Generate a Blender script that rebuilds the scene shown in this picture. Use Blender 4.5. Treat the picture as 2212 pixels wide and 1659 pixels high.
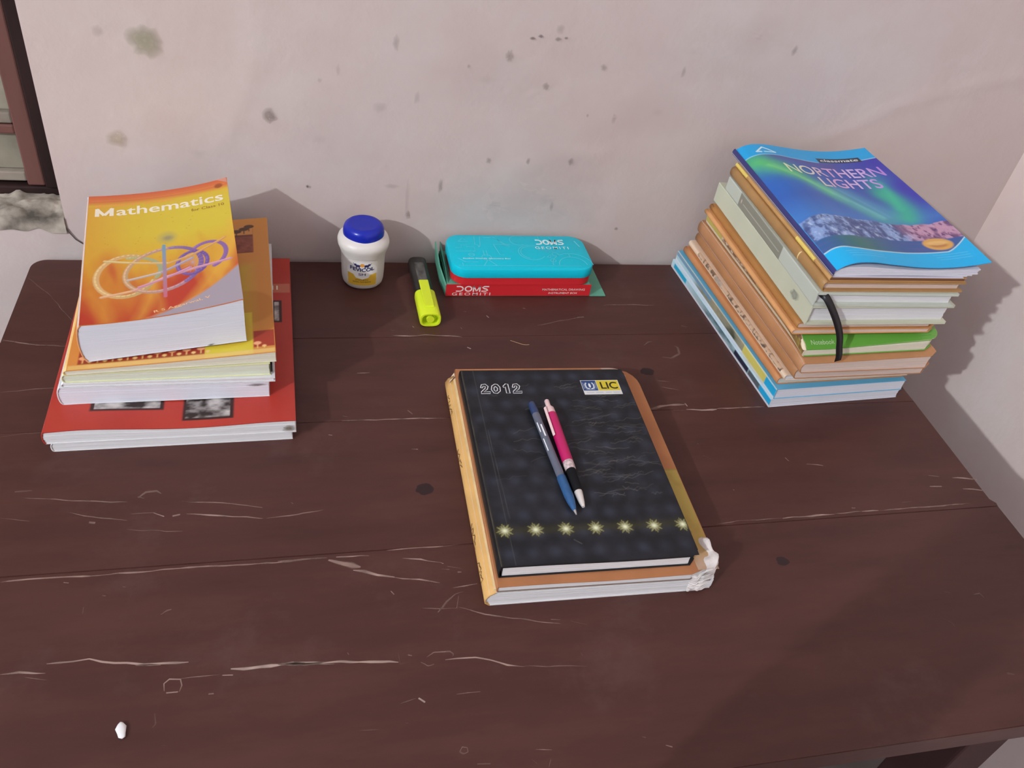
import bpy, bmesh, math, random
import numpy as np
from mathutils import Vector, Matrix

for _o in list(bpy.data.objects):
    bpy.data.objects.remove(_o, do_unlink=True)
scene = bpy.context.scene
COL = scene.collection
random.seed(7)
TZ = 0.75                                   # height of the table top above the floor
XW, YW = 0.768, 0.008                       # right wall, back wall

# ---------------------------------------------------------------- camera
cam_d = bpy.data.cameras.new('camera')
cam_d.sensor_width = 36.0
cam_d.lens = 1830.0 * 36.0 / 2212.0
cam_d.clip_start = 0.01
cam = bpy.data.objects.new('camera', cam_d)
COL.objects.link(cam)
_R = ((0.97135651, -0.02549746, 0.23625497), (-0.19433466, -0.65739801, 0.72805350), (0.13675003, -0.75311203, -0.64352288))
cam.matrix_world = Matrix(((_R[0][0], -_R[0][1], -_R[0][2], -0.2073),
                           (_R[1][0], -_R[1][1], -_R[1][2], -0.9204),
                           (_R[2][0], -_R[2][1], -_R[2][2], TZ + 0.600),
                           (0, 0, 0, 1)))
scene.camera = cam

# ---------------------------------------------------------------- world, lamp position, exposure
w = bpy.data.worlds.new('world'); scene.world = w
w.use_nodes = True
w.node_tree.nodes['Background'].inputs[0].default_value = (0.8, 0.85, 1.0, 1)
w.node_tree.nodes['Background'].inputs[1].default_value = 0.02
LAMP = Vector((-3.20, -2.77, TZ + 2.28))      # bare bulb hanging from the ceiling, left of and behind the viewer
LAMP_R = 0.036
LAMP_STRENGTH = 388.0
scene.view_settings.view_transform = 'Standard'
scene.view_settings.look = 'None'
scene.view_settings.gamma = 1.0
scene.view_settings.use_curve_mapping = False
scene.view_settings.exposure = 0.0

# ---------------------------------------------------------------- helpers: colour and materials
def s2l(c):
    c = np.asarray(c, float) / 255.0
    return np.where(c <= 0.04045, c / 12.92, ((c + 0.055) / 1.055) ** 2.4)
def ob(c, k=0.80):
    return np.clip(s2l(c) / k, 0.0, 0.92)
def rgba(c):
    return (float(c[0]), float(c[1]), float(c[2]), 1.0)

MATS = {}
def mat(name, col, rough=0.6, spec=0.35, noise=None, bump=None, metal=0.0, coat=0.0, trans=0.0, stretch=(1, 1, 1), raw=False, emit=0.0, alpha=1.0):
    """noise=(scale, amount 0..1) mottles the colour, bump=(scale, strength) gives fine relief"""
    if name in MATS: return MATS[name]
    m = bpy.data.materials.new(name); m.use_nodes = True
    nt = m.node_tree; n = nt.nodes; b = n['Principled BSDF']
    c = np.asarray(col, float) if raw else ob(col)
    b.inputs['Base Color'].default_value = rgba(c)
    b.inputs['Roughness'].default_value = rough
    b.inputs['Specular IOR Level'].default_value = spec
    b.inputs['Metallic'].default_value = metal
    b.inputs['Coat Weight'].default_value = coat
    b.inputs['Transmission Weight'].default_value = trans
    b.inputs['Alpha'].default_value = alpha
    if emit:
        b.inputs['Emission Color'].default_value = rgba(c); b.inputs['Emission Strength'].default_value = emit
    if noise or bump:
        tc = n.new('ShaderNodeTexCoord'); mp = n.new('ShaderNodeMapping')
        mp.inputs['Scale'].default_value = stretch
        nt.links.new(tc.outputs['Object'], mp.inputs['Vector'])
    if noise:
        t = n.new('ShaderNodeTexNoise'); t.inputs['Scale'].default_value = noise[0]; t.inputs['Detail'].default_value = 5
        nt.links.new(mp.outputs[0], t.inputs['Vector'])
        r = n.new('ShaderNodeMapRange'); r.inputs[1].default_value = 0.3; r.inputs[2].default_value = 0.7
        r.inputs[3].default_value = 1 - noise[1]; r.inputs[4].default_value = 1 + noise[1] * 0.6
        nt.links.new(t.outputs['Fac'], r.inputs[0])
        mx = n.new('ShaderNodeVectorMath'); mx.operation = 'SCALE'
        mx.inputs[0].default_value = (float(c[0]), float(c[1]), float(c[2]))
        nt.links.new(r.outputs[0], mx.inputs['Scale'])
        nt.links.new(mx.outputs[0], b.inputs['Base Color'])
    if bump:
        t2 = n.new('ShaderNodeTexNoise'); t2.inputs['Scale'].default_value = bump[0]; t2.inputs['Detail'].default_value = 4
        nt.links.new(mp.outputs[0], t2.inputs['Vector'])
        bp = n.new('ShaderNodeBump'); bp.inputs['Strength'].default_value = bump[1]; bp.inputs['Distance'].default_value = 0.001
        nt.links.new(t2.outputs['Fac'], bp.inputs['Height'])
        nt.links.new(bp.outputs[0], b.inputs['Normal'])
    MATS[name] = m
    return m

def vmat(name, rough=0.35, spec=0.4, alpha=False, bump=None):
    """printed surface: colour from the mesh colour attribute"""
    if name in MATS: return MATS[name]
    m = bpy.data.materials.new(name); m.use_nodes = True
    nt = m.node_tree; n = nt.nodes; b = n['Principled BSDF']
    a = n.new('ShaderNodeAttribute'); a.attribute_name = 'Col'
    nt.links.new(a.outputs['Color'], b.inputs['Base Color'])
    b.inputs['Roughness'].default_value = rough; b.inputs['Specular IOR Level'].default_value = spec
    if alpha: nt.links.new(a.outputs['Alpha'], b.inputs['Alpha'])
    if bump:
        tc = n.new('ShaderNodeTexCoord'); t2 = n.new('ShaderNodeTexNoise'); t2.inputs['Scale'].default_value = bump[0]
        nt.links.new(tc.outputs['Object'], t2.inputs['Vector'])
        bp = n.new('ShaderNodeBump'); bp.inputs['Strength'].default_value = bump[1]; bp.inputs['Distance'].default_value = 0.001
        nt.links.new(t2.outputs['Fac'], bp.inputs['Height']); nt.links.new(bp.outputs[0], b.inputs['Normal'])
    MATS[name] = m
    return m

def pagemat(name, col, lines=0.10):
    """paper edge: thin horizontal sheets"""
    if name in MATS: return MATS[name]
    m = mat(name, col, rough=0.85, spec=0.1, noise=(1.0, lines), bump=(1.0, 0.25), stretch=(9, 9, 1500))
    return m

# ---------------------------------------------------------------- helpers: objects
def mk(name, verts, faces, m=None, parent=None, smooth=False, cols=None, loc=None):
    me = bpy.data.meshes.new(name)
    me.from_pydata([tuple(map(float, v)) for v in verts], [], [tuple(map(int, f)) for f in faces])
    if smooth: me.polygons.foreach_set('use_smooth', [True] * len(me.polygons))
    if cols is not None:
        at = me.color_attributes.new('Col', 'FLOAT_COLOR', 'POINT')
        c = np.ones((len(verts), 4)); cc = np.asarray(cols); c[:, :cc.shape[1]] = cc
        at.data.foreach_set('color', c.astype(np.float32).ravel())
    if m: me.materials.append(m)
    me.update()
    o = bpy.data.objects.new(name, me); COL.objects.link(o)
    if parent: o.parent = parent
    if loc: o.location = loc
    return o
def from_bm(name, bm, m=None, parent=None, smooth=False, loc=None):
    me = bpy.data.meshes.new(name); bm.normal_update(); bm.to_mesh(me); bm.free()
    if smooth: me.polygons.foreach_set('use_smooth', [True] * len(me.polygons))
    if m: me.materials.append(m)
    o = bpy.data.objects.new(name, me); COL.objects.link(o)
    if parent: o.parent = parent
    if loc: o.location = loc
    return o
def empty(name, loc, rz=0.0, label=None, cat=None, group=None, kind=None):
    o = bpy.data.objects.new(name, None); COL.objects.link(o)
    o.location = loc; o.rotation_euler = (0, 0, rz); o.empty_display_size = 0.02
    return tag(o, label, cat, group, kind)
def tag(o, label=None, cat=None, group=None, kind=None):
    if label: o['label'] = label
    if cat: o['category'] = cat
    if group: o['group'] = group
    if kind: o['kind'] = kind
    return o
def rbox(name, x0, x1, y0, y1, z0, z1, r, m, parent=None, seg=2, smooth=False):
    bm = bmesh.new(); bmesh.ops.create_cube(bm, size=1)
    for v in bm.verts: v.co = ((x0 + x1) / 2 + v.co.x * (x1 - x0), (y0 + y1) / 2 + v.co.y * (y1 - y0), (z0 + z1) / 2 + v.co.z * (z1 - z0))
    if r > 0: bmesh.ops.bevel(bm, geom=bm.edges[:], offset=r, segments=seg, affect='EDGES', profile=0.5)
    return from_bm(name, bm, m, parent, smooth)
def lathe(name, prof, m, parent=None, seg=40, sx=1.0, sy=1.0, axis='z', center=(0, 0, 0), smooth=True, squareness=0.0):
    v, f = [], []
    for (r, z) in prof:
        for k in range(seg):
            a = 2 * math.pi * k / seg
            cx, cy = math.cos(a), math.sin(a)
            if squareness:
                p = 2 + squareness * 4
                q = (abs(cx) ** p + abs(cy) ** p) ** (-1 / p); cx *= q; cy *= q
            p3 = (r * cx * sx, r * cy * sy, z)
            if axis == 'y': p3 = (p3[0], z, p3[1])
            v.append((p3[0] + center[0], p3[1] + center[1], p3[2] + center[2]))
    n = len(prof)
    for i in range(n - 1):
        for k in range(seg):
            k2 = (k + 1) % seg
            q = (i * seg + k, i * seg + k2, (i + 1) * seg + k2, (i + 1) * seg + k)
            f.append(q if axis == 'z' else q[::-1])
    a = tuple(range(seg)); b = tuple(range((n - 1) * seg, n * seg))
    f.append(a[::-1] if axis == 'z' else a); f.append(b if axis == 'z' else b[::-1])
    o = mk(name, v, f, m, parent, smooth)
    if smooth:
        o.data.polygons[len(f) - 1].use_smooth = False; o.data.polygons[len(f) - 2].use_smooth = False
        try: o.data.set_sharp_from_angle(angle=math.radians(50))
        except Exception: pass
    return o
def herm(xs, ys):
    """smooth curve through points"""
    xs = np.array(xs, float); ys = np.array(ys, float); d = np.gradient(ys, xs)
    def g(x):
        x = np.clip(np.asarray(x, float), xs[0], xs[-1]); i = np.clip(np.searchsorted(xs, x) - 1, 0, len(xs) - 2)
        h = xs[i + 1] - xs[i]; t = (x - xs[i]) / h
        return (2*t**3-3*t**2+1)*ys[i] + (t**3-2*t**2+t)*h*d[i] + (-2*t**3+3*t**2)*ys[i+1] + (t**3-t**2)*h*d[i+1]
    return g
def vnoise(x, y, seed=0):
    rs = np.random.RandomState(seed); T = rs.rand(64, 64)
    xi = np.floor(x).astype(int); yi = np.floor(y).astype(int); fx = x - xi; fy = y - yi
    fx = fx * fx * (3 - 2 * fx); fy = fy * fy * (3 - 2 * fy)
    g = lambda a, b: T[a % 64, b % 64]
    return (g(xi, yi) * (1-fx) + g(xi+1, yi) * fx) * (1-fy) + (g(xi, yi+1) * (1-fx) + g(xi+1, yi+1) * fx) * fy
def fbm(x, y, seed=0, o=4):
    s = 0; a = 0.5
    for k in range(o): s = s + a * vnoise(x * 2**k, y * 2**k, seed + k); a *= 0.5
    return s / (1 - 0.5**o)

def slab_geo(nu, nv, um, vm, top, bot, wob=None):
    """solid sheet: um(v)->(u0,u1), vm=(v0,v1), top/bot(u,v)->z ; returns verts, faces"""
    v, f = [], []
    P = []
    vs = np.linspace(0, 1, nv + 1)
    for j in range(nv + 1):
        vv = vm[0] + (vm[1] - vm[0]) * vs[j]
        u0, u1 = um(vv)
        for i in range(nu + 1):
            P.append((u0 + (u1 - u0) * i / nu, vv))
    N = len(P); W_ = nu + 1
    zt = [float(top(u, y)) for u, y in P]; zb = [float(bot(u, y)) for u, y in P]
    v += [(u, y, z) for (u, y), z in zip(P, zt)]; v += [(u, y, z) for (u, y), z in zip(P, zb)]
    for j in range(nv):
        for i in range(nu):
            a = j * W_ + i
            f.append((a, a + 1, a + W_ + 1, a + W_)); f.append((N + a, N + a + W_, N + a + W_ + 1, N + a + 1))
    ring = [i for i in range(nu)] + [j * W_ + nu for j in range(nv)] + [nv * W_ + i for i in range(nu, 0, -1)] + [j * W_ for j in range(nv, 0, -1)]
    b = len(v); n = len(ring)
    v += [v[r] for r in ring] + [v[N + r] for r in ring]
    for k in range(n):
        k2 = (k + 1) % n
        f.append((b + k, b + n + k, b + n + k2, b + k2))
    return v, f
def slab(name, m, parent, nu, nv, um, vm, top, bot, smooth=True):
    v, f = slab_geo(nu, nv, um, vm, top, bot)
    o = mk(name, v, f, m, parent)
    ns = 2 * nu * nv
    fl = np.zeros(len(o.data.polygons), bool); fl[:ns] = smooth
    o.data.polygons.foreach_set('use_smooth', fl)
    return o

def strip_mesh(paths, lift=0.0):
    """flat ribbons in local (x,y); paths=[(points,width)]"""
    v, f = [], []
    for pts, wd in paths:
        n = len(pts); b = len(v)
        for i, p in enumerate(pts):
            a = Vector(pts[max(i - 1, 0)]); c = Vector(pts[min(i + 1, n - 1)]); d = (c - a)
            d = d.normalized() if d.length > 1e-9 else Vector((1, 0)); nn = Vector((-d.y, d.x)) * wd * 0.5
            v.append((p[0] + nn.x, p[1] + nn.y)); v.append((p[0] - nn.x, p[1] - nn.y))
        for i in range(n - 1):
            q = b + 2 * i; f.append((q, q + 1, q + 3, q + 2))
    return v, f

def text_geo(s, bold=0.0, shear=0.0, spacing=1.0):
    cu = bpy.data.curves.new('t', 'FONT'); cu.body = s; cu.size = 1.0; cu.offset = bold; cu.shear = shear
    cu.space_character = spacing; cu.resolution_u = 4; cu.fill_mode = 'FRONT' if hasattr(cu, 'fill_mode') else cu.fill_mode
    o = bpy.data.objects.new('t', cu); COL.objects.link(o)
    dg = bpy.context.evaluated_depsgraph_get(); dg.update()
    me = bpy.data.meshes.new_from_object(o.evaluated_get(dg))
    V = np.array([v.co[:2] for v in me.vertices]); F = [tuple(p.vertices) for p in me.polygons]
    bpy.data.objects.remove(o, do_unlink=True); bpy.data.curves.remove(cu); bpy.data.meshes.remove(me)
    return V, F
def text(name, s, box, fmap, m, parent, bold=0.0, shear=0.0, rot=0.0, cuts=0, spacing=1.0, colf=None, lift=0.00026, warp=None, cutsv=0):
    """lettering fitted into box (x0,y0,x1,y1) of a surface fmap(x,y,lift)->xyz"""
    V, F = text_geo(s, bold, shear, spacing)
    bm = bmesh.new(); vs = [bm.verts.new((p[0], p[1], 0)) for p in V]
    for q in F:
        try: bm.faces.new([vs[i] for i in q])
        except ValueError: pass
    mn, mx_ = V.min(0), V.max(0)
    for k in range(1, cuts):
        xx = mn[0] + (mx_[0] - mn[0]) * k / cuts
        bmesh.ops.bisect_plane(bm, geom=bm.verts[:] + bm.edges[:] + bm.faces[:], plane_co=(xx, 0, 0), plane_no=(1, 0, 0))
    for k in range(1, cutsv):
        yy = mn[1] + (mx_[1] - mn[1]) * k / cutsv
        bmesh.ops.bisect_plane(bm, geom=bm.verts[:] + bm.edges[:] + bm.faces[:], plane_co=(0, yy, 0), plane_no=(0, 1, 0))
    cx, cy = (box[0] + box[2]) / 2, (box[1] + box[3]) / 2; ca, sa = math.cos(rot), math.sin(rot)
    bw, bh = box[2] - box[0], box[3] - box[1]
    cols = []
    for v in bm.verts:
        a = ((v.co.x - mn[0]) / (mx_[0] - mn[0]) - 0.5) * bw; b = ((v.co.y - mn[1]) / (mx_[1] - mn[1]) - 0.5) * bh
        if warp: b += warp(a / bw + 0.5)
        if colf: cols.append(colf(a / bw + 0.5))
        v.co = Vector([float(q) for q in fmap(cx + a * ca - b * sa, cy + a * sa + b * ca, lift)])
    bm.verts.ensure_lookup_table()
    me = bpy.data.meshes.new(name); bm.to_mesh(me); bm.free()
    if colf:
        at = me.color_attributes.new('Col', 'FLOAT_COLOR', 'POINT'); c = np.ones((len(cols), 4)); c[:, :3] = cols
        at.data.foreach_set('color', c.astype(np.float32).ravel())
    me.materials.append(m)
    o = bpy.data.objects.new(name, me); COL.objects.link(o); o.parent = parent
    return o
def strokes(name, paths, fmap, m, parent, lift=0.0003):
    v, f = strip_mesh(paths)
    return mk(name, [fmap(a, b, lift) for a, b in v], f, m, parent)

def letter_M(x0, y0, x1, y1, th):
    h = th / 2
    return [([(x0 + h, y0), (x0 + h, y1)], th), ([(x1 - h, y0), (x1 - h, y1)], th), ([(x0 + h * .6, y1), ((x0 + x1) / 2, y0 + th * .4)], th * .85), ([(x1 - h * .6, y1), ((x0 + x1) / 2, y0 + th * .4)], th * .85)]
class Cv:
    """colour canvas for flat print, in metres"""
    def __init__(s, W, D, res, base, k=1.0):
        s.W, s.D = W, D; s.k = k; s.nx = int(W / res) + 1; s.ny = int(D / res) + 1
        s.x, s.y = np.meshgrid(np.linspace(0, W, s.nx), np.linspace(0, D, s.ny))
        s.s, s.t = s.x / W, s.y / D
        s.c = np.ones((s.ny, s.nx, 3)) * ob(base, k)
        s.px = res
    def put(s, m, col, lin=False):
        m = np.clip(m, 0, 1)[..., None]
        c = np.asarray(col, float) if lin else ob(col, s.k)
        s.c = s.c * (1 - m) + c * m
    def sm(s, d, soft): return np.clip(0.5 - d / (2 * soft), 0, 1)
    def rect(s, x0, y0, x1, y1, col, a=1, soft=None):
        d = np.maximum(np.maximum(x0 - s.x, s.x - x1), np.maximum(y0 - s.y, s.y - y1))
        s.put(a * s.sm(d, soft or s.px * .5), col)
    def ell(s, cx, cy, rx, ry, col, a=1, soft=None, rot=0):
        dx, dy = s.x - cx, s.y - cy; ca, sa = math.cos(rot), math.sin(rot)
        q = np.sqrt(((dx * ca + dy * sa) / rx) ** 2 + ((-dx * sa + dy * ca) / ry) ** 2)
        s.put(a * s.sm((q - 1) * min(rx, ry), soft or s.px * .5), col)
    def dist(s, pts):
        best = np.full(s.x.shape, 9.0)
        for (ax, ay), (bx, by) in zip(pts[:-1], pts[1:]):
            dx, dy = bx - ax, by - ay; L = dx * dx + dy * dy + 1e-12
            t = np.clip(((s.x - ax) * dx + (s.y - ay) * dy) / L, 0, 1)
            best = np.minimum(best, np.hypot(s.x - ax - t * dx, s.y - ay - t * dy))
        return best
    def line(s, pts, w, col, a=1, soft=None, lin=False):
        s.put(a * s.sm(s.dist(pts) - w / 2, soft or s.px * .5), col, lin)
    def glow(s, cx, cy, r, col, a=1):
        s.put(a * np.exp(-((s.x - cx) ** 2 + (s.y - cy) ** 2) / (r * r)), col)
    def poly(s, pts, col, a=1):
        inside = np.zeros(s.x.shape, bool); n = len(pts)
        for i in range(n):
            (x1, y1), (x2, y2) = pts[i], pts[(i + 1) % n]
            c = ((y1 > s.y) != (y2 > s.y)) & (s.x < (x2 - x1) * (s.y - y1) / (y2 - y1 + 1e-12) + x1)
            inside ^= c
        s.put(a * inside, col)
    def obj(s, name, fmap, m, parent, lift=0.00013):
        pts = fmap(s.x.ravel(), s.y.ravel(), lift)
        V = np.stack([np.broadcast_to(np.asarray(p, float), s.x.size) for p in pts], 1)
        i = np.arange(s.ny - 1)[:, None] * s.nx + np.arange(s.nx - 1)[None]; i = i.ravel()
        F = np.stack([i, i + 1, i + s.nx + 1, i + s.nx], 1)
        me = bpy.data.meshes.new(name)
        me.vertices.add(len(V)); me.vertices.foreach_set('co', V.astype(np.float32).ravel())
        me.loops.add(F.size); me.loops.foreach_set('vertex_index', F.astype(np.int32).ravel())
        me.polygons.add(len(F)); me.polygons.foreach_set('loop_start', np.arange(0, F.size, 4, dtype=np.int32))
        me.polygons.foreach_set('use_smooth', np.ones(len(F), bool))
        me.update(calc_edges=True); me.validate()
        at = me.color_attributes.new('Col', 'FLOAT_COLOR', 'POINT'); c = np.ones((len(V), 4)); c[:, :3] = s.c.reshape(-1, 3)
        at.data.foreach_set('color', c.astype(np.float32).ravel())
        me.materials.append(m)
        o = bpy.data.objects.new(name, me); COL.objects.link(o); o.parent = parent
        return o

# ================================================================ the room
WALLC = (190, 176, 176)
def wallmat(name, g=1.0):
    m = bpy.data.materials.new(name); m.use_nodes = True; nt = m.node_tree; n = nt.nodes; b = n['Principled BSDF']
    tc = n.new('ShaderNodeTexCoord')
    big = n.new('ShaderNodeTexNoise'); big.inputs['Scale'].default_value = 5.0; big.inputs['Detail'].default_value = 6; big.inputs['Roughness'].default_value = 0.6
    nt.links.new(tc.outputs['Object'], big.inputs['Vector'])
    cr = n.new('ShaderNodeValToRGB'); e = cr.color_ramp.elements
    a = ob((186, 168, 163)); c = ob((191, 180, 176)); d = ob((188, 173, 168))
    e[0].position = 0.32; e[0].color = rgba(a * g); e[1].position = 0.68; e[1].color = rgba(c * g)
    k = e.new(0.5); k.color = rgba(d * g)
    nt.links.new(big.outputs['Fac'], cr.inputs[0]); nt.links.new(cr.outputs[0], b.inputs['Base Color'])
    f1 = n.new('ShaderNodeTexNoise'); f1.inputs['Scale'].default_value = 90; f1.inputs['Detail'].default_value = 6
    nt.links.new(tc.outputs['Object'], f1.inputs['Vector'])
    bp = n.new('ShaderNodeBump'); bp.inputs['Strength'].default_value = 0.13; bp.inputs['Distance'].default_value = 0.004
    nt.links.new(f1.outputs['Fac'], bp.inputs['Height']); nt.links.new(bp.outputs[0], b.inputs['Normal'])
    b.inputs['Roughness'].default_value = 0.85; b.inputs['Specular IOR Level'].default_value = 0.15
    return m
M_wall = wallmat('wall_paint')
M_wallr = wallmat('wall_paint_light_boost', 1.32)  # same wall paint, brightened in colour to offset weaker light on the right wall
M_floor = mat('floor_cement', (120, 112, 108), 0.75, 0.25, noise=(6, 0.25), bump=(60, .2))
M_ceil = mat('ceiling_paint', (196, 195, 197), 0.9, 0.1, noise=(3, .05))
M_far = mat('far_wall_paint', (178, 177, 182), 0.9, 0.1, noise=(3, .05))
XL, YF, ZC = -4.9, -5.0, 3.5
WX0, WX1, WZ0, WZ1 = -1.30, -0.470, TZ + 0.050, 1.95      # window opening in the back wall

def wall_panel(x0, x1, z0, z1, step, V, F):
    nx = max(1, int((x1 - x0) / step)); nz = max(1, int((z1 - z0) / step)); b = len(V)
    X, Z = np.meshgrid(np.linspace(x0, x1, nx + 1), np.linspace(z0, z1, nz + 1))
    h = (fbm(X * 9 + 40, Z * 9 + 11, 3, 3) - 0.5) * 0.0022 + (fbm(X * 34 + 7, Z * 34 + 5, 9, 2) - 0.5) * 0.0005
    zt = Z - TZ
    def ridge(pts, wd, amp):
        best = np.full(X.shape, 9.0)
        for (ax, ay), (bx, by) in zip(pts[:-1], pts[1:]):
            dx, dy = bx - ax, by - ay; L = dx * dx + dy * dy
            t = np.clip(((X - ax) * dx + (zt - ay) * dy) / L, 0, 1); best = np.minimum(best, np.hypot(X - ax - t * dx, zt - ay - t * dy))
        return amp * np.exp(-(best / wd) ** 2)
    h = h + ridge([(.44, .188), (.485, .205), (.54, .237), (.60, .258), (.66, .276), (.76, .30)], 0.009, 0.0011)
    h = h + ridge([(-.29, .15), (-.27, .19), (-.25, .25), (-.25, .31)], 0.012, 0.0008)
    h = h + ridge([(.05, .13), (.10, .15), (.16, .155)], 0.008, 0.0007)
    edge = np.minimum(np.minimum(X - x0, x1 - X), 0.03) / 0.03
    Y = YW - h * np.clip(edge, 0, 1)
    V += [(a, b_, c) for a, b_, c in zip(X.ravel(), Y.ravel(), Z.ravel())]
    for j in range(nz):
        for i in range(nx):
            q = b + j * (nx + 1) + i; F.append((q, q + 1, q + nx + 2, q + nx + 1))
V, F = [], []
wall_panel(WX1, XW, 0.0, 0.55, 0.05, V, F)
wall_panel(WX1, XW, 0.55, 1.45, 0.006, V, F)
wall_panel(WX1, XW, 1.45, ZC, 0.08, V, F)
wall_panel(XL, WX1, 0.0, WZ0, 0.01, V, F)
wall_panel(XL, WX1, WZ1, ZC, 0.1, V, F)
wall_panel(XL, WX0, WZ0, WZ1, 0.1, V, F)
b = len(V)                                               # reveals of the opening, 0.12 deep
for (xa, za), (xb, zb) in (((WX0, WZ1), (WX0, WZ0)), ((WX0, WZ0), (WX1, WZ0)), ((WX1, WZ0), (WX1, WZ1)), ((WX1, WZ1), (WX0, WZ1))):
    b = len(V); V += [(xa, YW, za), (xb, YW, zb), (xb, YW + .12, zb), (xa, YW + .12, za)]; F.append((b, b + 1, b + 2, b + 3))
b = len(V); V += [(XL - .1, YW + .2, 0), (XW + .1, YW + .2, 0), (XW + .1, YW + .2, ZC), (XL - .1, YW + .2, ZC)]; F.append((b, b + 1, b + 2, b + 3))
wall_back = tag(mk('wall_back', V, F, M_wall, smooth=True), kind='structure')

def plain(name, x0, x1, y0, y1, z0, z1, m):
    return tag(rbox(name, x0, x1, y0, y1, z0, z1, 0, m), kind='structure')
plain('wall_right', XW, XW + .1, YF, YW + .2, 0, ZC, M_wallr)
plain('wall_left', XL - .1, XL, YF, YW + .2, 0, ZC, M_far)
plain('wall_front', XL - .1, XW + .1, YF - .1, YF, 0, ZC, M_far)
plain('floor', XL - .1, XW + .1, YF - .1, YW + .2, -.1, 0, M_floor)
plain('ceiling', XL - .1, XW + .1, YF - .1, YW + .2, ZC, ZC + .1, M_ceil)

# stains and marks on the back wall
SPOTS=[(-0.3572,0.2587,0.0142,0.0137,'g',0.8),
(-0.2399,0.1853,0.0072,0.0076,'n',0.8),
(-0.4,0.1513,0.0103,0.0093,'y',0.6),
(0.022,0.2683,0.0039,0.0055,'n',0.6),
(0.0691,0.2363,0.0034,0.0042,'n',0.6),
(-0.1041,0.2733,0.0032,0.0081,'n',0.35),
(0.134,0.2619,0.0029,0.0036,'n',0.5),
(-0.0426,0.1059,0.0023,0.0087,'n',0.55),
(-0.0798,0.0653,0.0024,0.0052,'n',0.7),
(-0.0821,0.0858,0.0018,0.0219,'n',0.2),
(0.0136,0.1417,0.0029,0.0036,'n',0.5),
(0.0625,0.1431,0.0023,0.0037,'n',0.5),
(0.1167,0.1446,0.003,0.0044,'n',0.6),
(0.0454,0.2892,0.0028,0.0017,'d',0.6),
(0.0545,0.2918,0.0028,0.0017,'d',0.6),
(0.0745,0.2902,0.0033,0.0021,'d',0.4),
(0.0834,0.2918,0.0022,0.0014,'d',0.5),
(0.0753,0.3008,0.0039,0.0049,'n',0.25),
(-0.1997,0.1001,0.0014,0.0018,'d',0.8),
(0.1974,0.0513,0.0025,0.0024,'n',0.5),
(0.1026,0.0812,0.0024,0.0061,'n',0.4),
(0.3659,0.297,0.0031,0.0054,'n',0.4),
(0.2329,0.2626,0.0024,0.0059,'n',0.35),
(-0.4007,0.2652,0.0049,0.0055,'n',0.2),
(-0.0226,0.2535,0.0017,0.0021,'n',0.4),
(0.16,0.2019,0.0029,0.0059,'n',0.25),
(0.1262,0.2042,0.0017,0.0022,'n',0.35),
(-0.0779,0.2143,0.0028,0.0069,'n',0.2),
(-0.1846,0.228,0.0022,0.0027,'n',0.2),
(-0.165,0.2404,0.0022,0.0054,'n',0.18),
(-0.1188,0.2013,0.0067,0.0055,'n',0.16),
(0.2138,0.2134,0.0477,0.0298,'p',0.15),
(-0.001,0.2402,0.0667,0.0347,'p',0.15),
(-0.1853,0.1595,0.0674,0.0351,'p',0.12),
(0.0238,0.0824,0.0713,0.0372,'w',0.35),
(0.0949,0.0909,0.0722,0.0526,'w',0.35),
(-0.4055,0.0212,0.0182,0.0061,'n',0.1),
(-0.1015,0.1039,0.0081,0.0029,'n',0.2),
(-0.3169,0.1369,0.0684,0.0428,'w',0.2),
(0.2403,0.2875,0.0824,0.0368,'w',0.12),
(0.316,0.3087,0.0362,0.0226,'p',0.15)]

M_stain = vmat('wall_stain', 0.9, 0.1, alpha=True)
SC = {'g': ob((156, 152, 128)), 'n': ob((146, 133, 126)), 'y': ob((176, 162, 138)), 'd': ob((85, 74, 72)), 'p': ob((184, 163, 160)), 'w': ob((194, 184, 181))}
for k, (x, z, rx, rz, kd, al) in enumerate(SPOTS):
    rs = np.random.RandomState(k); rings = 7; seg = 22
    jag = 1 + 0.22 * (vnoise(np.arange(seg) * 0.7, np.zeros(seg), k) - .5) * 2
    vv, ff, cc = [(x, 0, z + TZ)], [], [(*SC[kd], al)]
    soft = 0.35 if kd in 'gnyd' else 0.05; al *= 0.75 if kd in 'gny' else (.5 if kd in 'pw' else 1)
    for r_ in range(1, rings + 1):
        q = r_ / rings; a_ = al * min(1, max(0, (1 - q) / (1 - soft)) ** 0.8)
        for s_ in range(seg):
            an = 2 * math.pi * s_ / seg
            vv.append((x + rx * 1.25 * q * jag[s_] * math.cos(an), 0, z + TZ + rz * 1.25 * q * jag[s_] * math.sin(an)))
            cc.append((*SC[kd], a_))
    for s_ in range(seg):
        ff.append((0, 1 + s_, 1 + (s_ + 1) % seg))
        for r_ in range(rings - 1):
            a_ = 1 + r_ * seg; ff.append((a_ + s_, a_ + seg + s_, a_ + seg + (s_ + 1) % seg, a_ + (s_ + 1) % seg))
    o = mk('stain', vv, ff, M_stain, wall_back, cols=cc)
    o.location.y = YW - 0.0022
M_crack = mat('crack_dark', (70, 60, 58), 0.9)
cp = [(-.4715, .047), (-.472, .040), (-.467, .030), (-.463, .023), (-.456, .017), (-.450, .012)]
v, f = strip_mesh([(cp, 0.0014)])
mk('crack', [(a, YW - .0017, TZ + b_) for a, b_ in v], f, M_crack, wall_back)

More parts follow.
